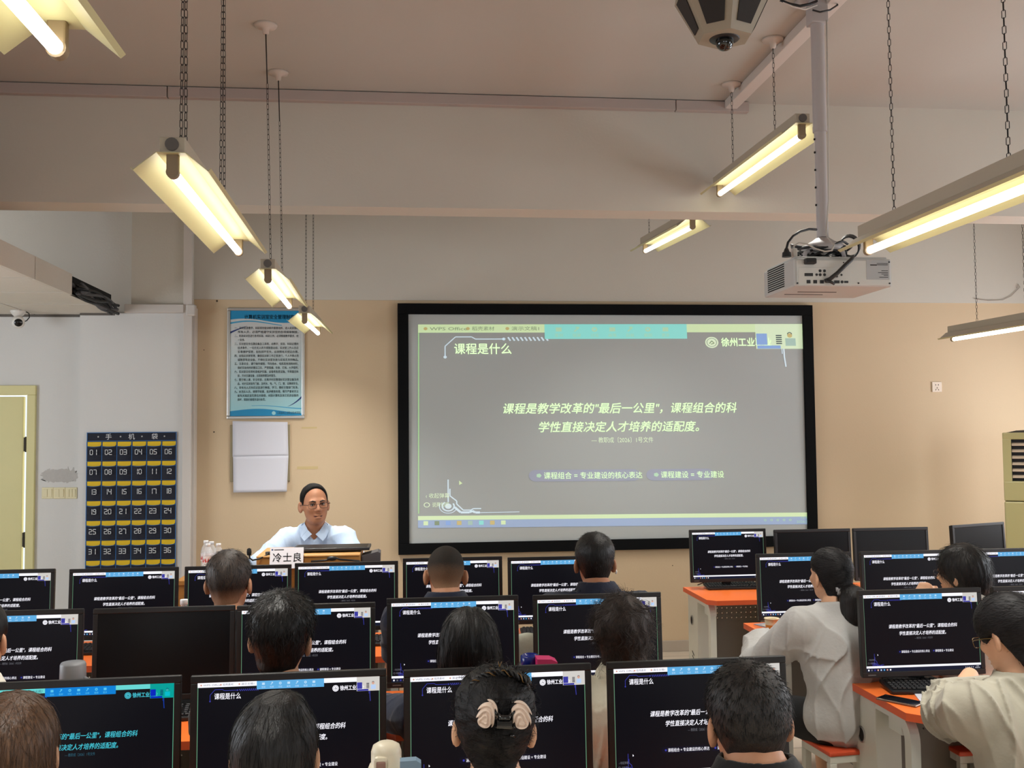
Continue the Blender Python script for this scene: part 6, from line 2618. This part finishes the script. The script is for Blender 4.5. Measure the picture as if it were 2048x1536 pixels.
for sx, dz, tl_ in ((-1, 0.0, 0.25), (1, 0.006, -0.25)):
    def petal(q, sx=sx):
        c = V(sx*0.036+0.012, -0.150, 0.066)
        r = q-c
        ct, st = math.cos(tl_), math.sin(tl_)
        x, z = r[:, 0]*ct-r[:, 2]*st, r[:, 0]*st+r[:, 2]*ct
        d = ell(np.stack([x, r[:, 1], z], 1), (0, 0, 0), (0.0205, 0.013, 0.030))
        a = np.arctan2(z+0.012, x+0.004)
        rr_ = np.sqrt((x+0.004)**2+((z+0.012)*0.75)**2)
        return d+0.0030*np.sin(rr_*820-a*1.0+1.3*np.sin(3*a))*np.clip(rr_/0.008, 0, 1)
    o = organic('flower', petal, (sx*0.036+0.012-0.04, -0.18, 0.016), (sx*0.036+0.012+0.04, -0.115, 0.116), 0.0016, M_flow, clip)
# braided band with golden threads across the crown
mb = MB()
rnd = random.Random(4)
for j in range(9):
    pts = []
    for k in range(26):
        t_ = k/25
        ang = -0.78+1.5*t_
        r_ = 0.0935+0.006*math.sin(t_*26+j*2.1)
        pts.append((r_*math.sin(ang)+0.010, -0.045+0.010*math.cos(t_*26+j*2.1)+0.004*(j-4), 0.040+r_*math.cos(ang)))
    mb.tube(pts, 0.0036 if j % 4 else 0.0013, 5, 1 if j % 4 == 0 else 0)
for k in range(26):
    a = rnd.uniform(-0.5, 0.5)
    b = Vector((0.098*math.sin(a)+0.02, -0.045+rnd.uniform(-0.02, 0.02), 0.040+0.096*math.cos(a)))
    mb.tube([b, b+Vector((rnd.uniform(-.014, .016), rnd.uniform(-.02, .01), rnd.uniform(0.006, 0.02)))], [0.0018, 0.0006], 5, 1 if k % 4 == 0 else 0)
p.part(mb, 'hair_band', [mat('black braid', (20, 18, 18), 0.5), mat('gold thread', (112, 80, 36), 0.4, metal=0.5)])

p = Person('man with short black hair and dark shirt at the bottom right of centre', hp(1495, 1445, 2.16), nk=0.035, sex='m', hyaw=-0.02, hroll=-0.04, shoulder=0.205, h=0.0055)
p.build(SKIN1, C_BLACK, C_TROUS, wrinkle=0.003)
fn = short_hair(0.011, 0.019, 0.0014, (100, 100, 60), 3, low=-0.020, fade=0.045, back=0.004)
H_FADE = hairmat('short black hair fading at the nape', (26, 24, 24), (200, 200, 60), 0.5, (150, 110, 88), -0.078, -0.042, 0.0)
p.hair(fn, H_FADE, h=0.0042)
strands(p, fn, H_BLACK, 1400, 0.022, 7, zmin=-0.005, off=0.0035, segs=4)

# ------------------------------------------------------------------ middle row
Y = 3.18
p = Person('person in white shirt at the left edge of which only an ear and shoulder show', hp(-46, 1282, 3.3), sex='m', shoulder=0.20, h=0.007)
p.build(SKIN1, C_WHITE, C_TROUS)
p.hair(short_hair(0.010, 0.018, 0.0018, seed=5), H_BLACK, h=0.006)

p = Person('man with tousled black hair and black shirt before the middle row monitor', hp(563, 1278, 3.30), hs=1.06, sex='m', hyaw=-0.10, hroll=0.06, shoulder=0.20)
p.build(SKIN2, C_BLACK, C_TROUS)
fn = short_hair(0.014, 0.030, 0.004, (70, 70, 40), 6, low=-0.024, fade=0.04, back=0.006)
p.hair(fn, H_BLACK2, h=0.0048)
strands(p, fn, H_BLACK2, 1500, 0.04, 9, zmin=0.01, off=0.006, segs=4, w=0.0009)

p = Person('woman with a chin length black bob before the middle row monitor', hp(938, 1287, 3.34), sex='f', shoulder=0.175, sleeves='long',
           arms=[dict(elbow=(-0.28, 0.24, 0.86), wrist=(-0.26, 0.52, 0.775), kind='relaxed'), None])
p.build(SKIN2, C_NAVY, C_TROUS, collar=False)


def bob(q):
    d = ell(q, (0, -0.018, 0.025), (0.098, 0.116, 0.104))
    d = sm(d, ell(q, (0, -0.035, -0.055), (0.112, 0.095, 0.11)), 0.04)
    d = smx(d, -ell(q, (0, 0.12, -0.06), (0.070, 0.12, 0.13)), 0.015)
    d = smx(d, -0.125-q[:, 2]-0.006*noise(q, 50, 3), 0.012)
    d = smx(d, -ell(q, (0, 0.0, -0.13), (0.065, 0.06, 0.07)), 0.01)
    part_ = 0.006*np.exp(-((q[:, 0]-0.012)/0.008)**2)*(q[:, 2] > 0)
    return d+part_+0.0024*noise(q, (120, 120, 9), 5)+0.0018*noise(q, (300, 300, 16), 7)


p.hair(bob, H_BLACK, lo=(-0.16, -0.18, -0.18), hi=(0.16, 0.14, 0.17), h=0.0045)
strands(p, bob, H_BLACK, 700, 0.10, 2, flow=down)

p = Person('woman with fluffy curly brown hair and cream blouse before an aisle side monitor', hp(1243, 1262, 3.36), sex='f', shoulder=0.175, sleeves='half')
p.build(SKIN2, C_OFFW, C_TROUS, collar=True, wrinkle=0.006, hem=0.44)


def curly(q):
    d = ell(q, (0, -0.022, 0.028), (0.098, 0.112, 0.110))
    d = sm(d, ell(q, (-0.004, -0.045, -0.085), (0.082, 0.072, 0.10)), 0.04)
    d = smx(d, -ell(q, (0, 0.125, -0.05), (0.070, 0.12, 0.12)), 0.02)
    return d+0.010*noise(q, (38, 38, 34), 5)+0.006*noise(q, (90, 90, 80), 7)


p.hair(curly, H_DKBROWN, lo=(-0.16, -0.19, -0.22), hi=(0.16, 0.14, 0.18), h=0.0045)
wav = lambda Q: np.stack([np.sin(Q[:, 2]*90)*0.3+Q[:, 0]*2, np.cos(Q[:, 2]*80)*0.3+Q[:, 1], np.full(len(Q), -0.25)], 1)
strands(p, curly, H_DKBROWN, 1600, 0.07, 4, flow=wav, off=0.009, segs=6, w=0.0008)

# ------------------------------------------------------------------ far row
p = Person('man with thinning dark hair and dark collar left of the lectern', hp(459, 1166, 4.52), sex='m', hyaw=-0.12, shoulder=0.20, h=0.007, hs=1.1)
p.build(SKIN1, C_BLACK, C_TROUS)
fn = short_hair(0.010, 0.018, 0.0025, (80, 80, 30), 8, low=-0.010, fade=0.05)
H_FADE2 = hairmat('dark hair with shaved nape', (38, 33, 30), (170, 170, 40), 0.5, (150, 112, 86), -0.062, -0.010, 0.05)
p.hair(fn, H_FADE2, h=0.0055)
strands(p, fn, H_BLACK2, 500, 0.03, 1, zmin=0.0, off=0.004, segs=4)

p = Person('man with shaved greying head and navy shirt before a far row monitor', hp(891, 1150, 4.55), hs=1.06, nk=0.035, sex='m', hyaw=0.02, hpitch=-0.22, hroll=0.03, shoulder=0.215, h=0.007)
p.build(SKIN1, C_NAVY, C_TROUS, hem=0.5)
fn = short_hair(0.003, 0.004, 0.0003, (200, 200, 200), 2, low=-0.01, fade=0.05)
H_BUZZ = hairmat('cropped greying hair', (38, 35, 32), (420, 420, 420), 0.75, (164, 124, 94), -0.085, 0.045, 0.0, spec=0.15)
p.hair(fn, H_BUZZ, h=0.005)

p = Person('man with black hair, navy shirt and earpiece in the far row at the aisle', hp(1189, 1126, 4.66), hs=1.05, nk=0.02, sex='m', hyaw=-0.03, shoulder=0.215, h=0.007)
p.build(SKIN3, C_NAVY, C_TROUS)
fn = short_hair(0.010, 0.022, 0.0012, (110, 110, 80), 9, low=-0.010, fade=0.035)
p.hair(fn, H_BLACK, h=0.0055)
strands(p, fn, H_BLACK2, 500, 0.016, 3, zmin=-0.02, off=0.003, segs=4)
mb = MB()
mb.ball((0.090, -0.006, -0.020), (0.006, 0.008, 0.010), 0, 12)
mb.tube([(0.092, -0.008, -0.026), (0.096, -0.014, -0.038), (0.094, -0.012, -0.048)], 0.004, 8)
p.part(mb, 'earpiece', mat('shiny white earpiece', (226, 226, 224), 0.2))

# ------------------------------------------------------------------ right block: woman in grey with the ponytail
p = Person('woman in light grey linen shirt with ponytail seated on a stool at the right desk', hp(1660, 1152, 4.38), sex='f', hip_back=0.09, yaw=0.10, hyaw=0.13, hpitch=0.02, hroll=-0.03, sleeves='long', shoulder=0.18, hip_z=0.53, wide=1.0, h=0.005, lean=-0.01,
           arms=[dict(elbow=(-0.33, 0.20, 0.73), wrist=(-0.20, 0.42, 0.795), kind='relaxed'), dict(elbow=(0.24, 0.20, 0.76), wrist=(0.10, 0.43, 0.795), kind='relaxed')])
p.ank[0] += V(-0.12, -0.12, 0)
p.knee[0] += V(-0.10, -0.04, 0)


cxo = 0.046
dia = [(cxo-0.006, 0.938), (cxo-0.012, 0.885), (cxo+0.012, 0.782), (cxo+0.032, 0.850)]
ctr = (cxo+0.008, 0.865)


def diamond(P):
    d = np.full(len(P), -1.0)
    for k in range(4):
        (xa, za), (xb, zb) = dia[k], dia[(k+1) % 4]
        nx, nz = -(zb-za), (xb-xa)
        l = math.hypot(nx, nz)
        sgn = 1 if (ctr[0]-xa)*nx+(ctr[1]-za)*nz < 0 else -1
        d = np.maximum(d, sgn*((P[:, 0]-xa)*nx+(P[:, 2]-za)*nz)/l)
    return np.maximum(np.maximum(d, 0.013-p.torso(P)), P[:, 1]-p.S[1])


p.cut = diamond


def grey_build(p):
    p.build(SKIN2, C_GREY, mat('black skirt cloth', (18, 18, 20), 0.9), hem=0.40, collar=True, wrinkle=0.0055, loose=0.028, fold=24, wseed=4, collar_h=0.02)


_legs = p.legs
p.legs = lambda P, off=0.0, t=1.0: _legs(P, off, 0.25 if 0 < off < 0.005 else t)
grey_build(p)


def pony_scalp(q):
    d = short_hair(0.014, 0.020, 0.0, zc=ZC_UP, fade=0.03, back=0.004)(q)
    d = sm(d, cap(q, (0, -0.085, -0.01), (0, -0.115, -0.05), 0.045, 0.032), 0.03)
    return d+0.0015*noise(q, (60, 70, 200), 3)


p.hair(pony_scalp, H_UP, h=0.0045)
strands(p, pony_scalp, H_UP, 450, 0.06, 5, flow=toback, off=0.002)


def tail(q):
    d = chainf(q, [V(0.0, -0.110, -0.045), V(0.010, -0.150, -0.085), V(0.016, -0.158, -0.150), V(0.016, -0.140, -0.200)], [0.030, 0.060, 0.064, 0.040], 0.03)
    return d+0.003*noise(q, (150, 150, 12), 6)+0.002*noise(q, (330, 330, 20), 4)


p.hair(tail, H_BLACK, lo=(-0.12, -0.26, -0.28), hi=(0.14, -0.04, 0.03), h=0.0045, name='ponytail')
strands(p, tail, H_BLACK, 350, 0.09, 6, flow=lambda Q: np.stack([0*Q[:, 0], 0*Q[:, 0], -np.ones(len(Q))], 1), off=0.003, box=(0.07, 0.1, 0.1), name='ponytail_strands')
mb = MB()
pts = []
for k in range(48):
    a = 2*PI*k/48
    r_ = 0.037+0.005*math.sin(a*9)
    c = Vector((0.001, -0.116, -0.052))
    u, w_ = Vector((1, 0, 0)), Vector((0, 0.6, -0.8)).cross(Vector((1, 0, 0)))
    pts.append(c+u*(r_*math.cos(a))+w_*(r_*math.sin(a))+Vector((0, 0.6, -0.8))*(0.006*math.sin(a*13)))
mb.tube(pts, 0.010, 8, 0, closed=True)
p.part(mb, 'scrunchie', mat('grey scrunchie', (150, 148, 150), 0.8, bump=(300, 0.3)))
# diamond opening in the back of the shirt, dark inside
mb = MB()


def back_pt(x, z, off):
    ys = np.linspace(-0.45, 0.1, 140)
    Pq = np.array([[x, y_, z] for y_ in ys])
    d = p.torso(Pq)-0.017
    k = np.where(d < 0)[0]
    y_ = ys[k[0]] if len(k) else -0.1
    return Vector((x, y_-off, z))


N = 8
rim = []
for i in range(4):
    a, b = dia[i], dia[(i+1) % 4]
    for k in range(N):
        t_ = k/N
        rim.append((a[0]*(1-t_)+b[0]*t_, a[1]*(1-t_)+b[1]*t_))
vs = []
for s_ in (1.12, 0.74, 0.37):
    vs += [back_pt(ctr[0]+(x-ctr[0])*s_, ctr[1]+(z-ctr[1])*s_, 0.0) for x, z in rim]
vs.append(back_pt(ctr[0], ctr[1], 0.0))
n = len(rim)
fs = []
for j in range(2):
    for i in range(n):
        fs.append([j*n+i, j*n+(i+1) % n, (j+1)*n+(i+1) % n, (j+1)*n+i])
for i in range(n):
    fs.append([2*n+i, 2*n+(i+1) % n, 3*n])
mb.add(vs, fs, 0, True)
mb.build('back_opening', mat('black undershirt', (12, 12, 14), 0.9), p.t)
stool(p.t.location.x+0.01, p.t.location.y-0.01, 0.10, 'stool with orange seat under the woman in light grey shirt')

# person resting chin on hand
p = Person('person with layered black hair in white shirt resting chin on a fist at right', hp(1922, 1146, 4.30), sex='f', yaw=0.05, hyaw=0.55, hpitch=-0.05, hroll=-0.10, sleeves='half', shoulder=0.18, h=0.0055,
           arms=[dict(elbow=(-0.24, 0.34, 0.84), wrist=(-0.125, 0.235, 1.03), kind='fist', dir=(0.5, -0.25, 0.8), back=(-0.6, -0.6, 0.3)), None])
p.build(SKIN2, C_WHITE, C_TROUS, wrinkle=0.005, loose=0.016)


def layered(q):
    d = ell(q, (0, -0.018, 0.036), (0.099, 0.116, 0.104))
    d = sm(d, ell(q, (0, -0.055, -0.04), (0.086, 0.075, 0.095)), 0.04)
    d = smx(d, -ell(q, (0, 0.120, -0.055), (0.072, 0.105, 0.115)), 0.015)
    d = smx(d, -0.105-0.30*np.clip(q[:, 1]+0.02, 0, 0.2)*-0.3-q[:, 2]+0.012*noise(q, 70, 3), 0.012)
    return d+0.004*noise(q, (80, 80, 14), 5)+0.0025*noise(q, (220, 220, 24), 7)


p.hair(layered, H_BLACK2, lo=(-0.16, -0.19, -0.2), hi=(0.16, 0.15, 0.18), h=0.0045)
strands(p, layered, H_BLACK2, 1000, 0.07, 7, flow=down, off=0.006)
glasses(p, M_specs)
stool(p.t.location.x, p.t.location.y, 0.0, 'stool with orange seat under the person resting chin on a fist')

# woman in cream jacket at the right edge
_e = at(1848, 1432, 3.50)
_w = at(1940, 1352, 3.36)
HP = hp(2020, 1272, 3.02)
p = Person('woman in cream jacket and glasses at the right edge holding a hand to her face', HP, sex='f', hip_back=0.10, yaw=0.12, hyaw=0.22, hpitch=-0.33, hroll=0.0, sleeves='half', shoulder=0.19, h=0.005, wide=1.05)
_M = p.t.matrix_basis.inverted()
e_l = _M @ Vector((_e.x, _e.y, _e.z))
w_l = _M @ Vector((_w.x, _w.y, _w.z))
p = None
for o_ in list(COL.objects):
    if o_.get('label') == 'woman in cream jacket and glasses at the right edge holding a hand to her face':
        bpy.data.objects.remove(o_)
p = Person('woman in cream jacket and glasses at the right edge holding a hand to her face', HP, sex='f', hip_back=0.10, yaw=0.12, hyaw=0.22, hpitch=-0.33, hroll=0.0, sleeves='long', shoulder=0.19, h=0.005, wide=1.05,
           arms=[dict(elbow=tuple(e_l), wrist=tuple(w_l), kind='soft', dir=(0.75, -0.25, 0.45), back=(-0.3, -0.7, 0.6)), None])
p.build(SKIN2, C_CREAM, C_TROUS, hem=0.42, collar=True, wrinkle=0.0065, loose=0.028, fold=26, wseed=9, collar_h=0.03)


def bun(q):
    zc = (ZC_UP[0], [-0.125, -0.115, -0.085, -0.035, 0.006, 0.012, 0.000, -0.012, 0.02, 0.10])
    d = short_hair(0.020, 0.026, 0.0, zc=zc, fade=0.03, back=0.004)(q)
    d = sm(d, cap(q, (0, -0.085, -0.01), (0, -0.115, -0.05), 0.045, 0.032), 0.03)
    return d+0.0015*noise(q, (60, 70, 200), 3)


p.hair(bun, H_UP, h=0.0045)
strands(p, bun, H_UP, 600, 0.06, 3, flow=toback, off=0.0025)


def bunball(q):
    d = ell(q, (0.016, -0.125, -0.065), (0.062, 0.052, 0.078))
    d = sm(d, ell(q, (0.0, -0.10, -0.14), (0.045, 0.03, 0.07)), 0.03)
    return d+0.003*noise(q, (60, 60, 130), 6)+0.002*noise(q, (120, 120, 260), 4)


p.hair(bunball, H_UP, lo=(-0.1, -0.22, -0.25), hi=(0.12, -0.04, 0.04), h=0.0045, name='low_bun')
glasses(p, M_specs2)
stool(p.t.location.x, p.t.location.y, 0.12, 'stool with orange seat under the woman in cream jacket')

# stools under the people of the left block
for o_ in [o for o in COL.objects if o.name.startswith('person')]:
    if o_.location.y < 5.0 and o_.location.x < 1.4:
        stool(o_.location.x, o_.location.y, 0.0, 'stool with orange seat under the ' + ' '.join(o_['label'].split(' ')[:9]))
# bag hanging at the far row desk
pb = at(1056, 1290, 4.62)
mb = MB()
vs, fs = [], []
tb = thing('tote_bag', 'pale patterned cloth bag in the gap between two middle row monitors', 'bag', (pb.x, 4.66, 0.0))


def bagf(P):
    d = ell(P, (0, 0, 0.72), (0.16, 0.07, 0.16))
    return d+0.006*noise(P, 30, 2)


organic('bag_body', bagf, (-0.2, -0.12, 0.5), (0.2, 0.12, 0.92), 0.01, mat('pale patterned cloth', (196, 196, 178), 0.85, var=(14, 0.35)), tb)
mb = MB()
mb.box((0, 0.0, 0.28), (0.30, 0.10, 0.56), 0, 0.02)
mb.build('bag_lower', mat('pale patterned cloth', (196, 196, 178), 0.85), tb)
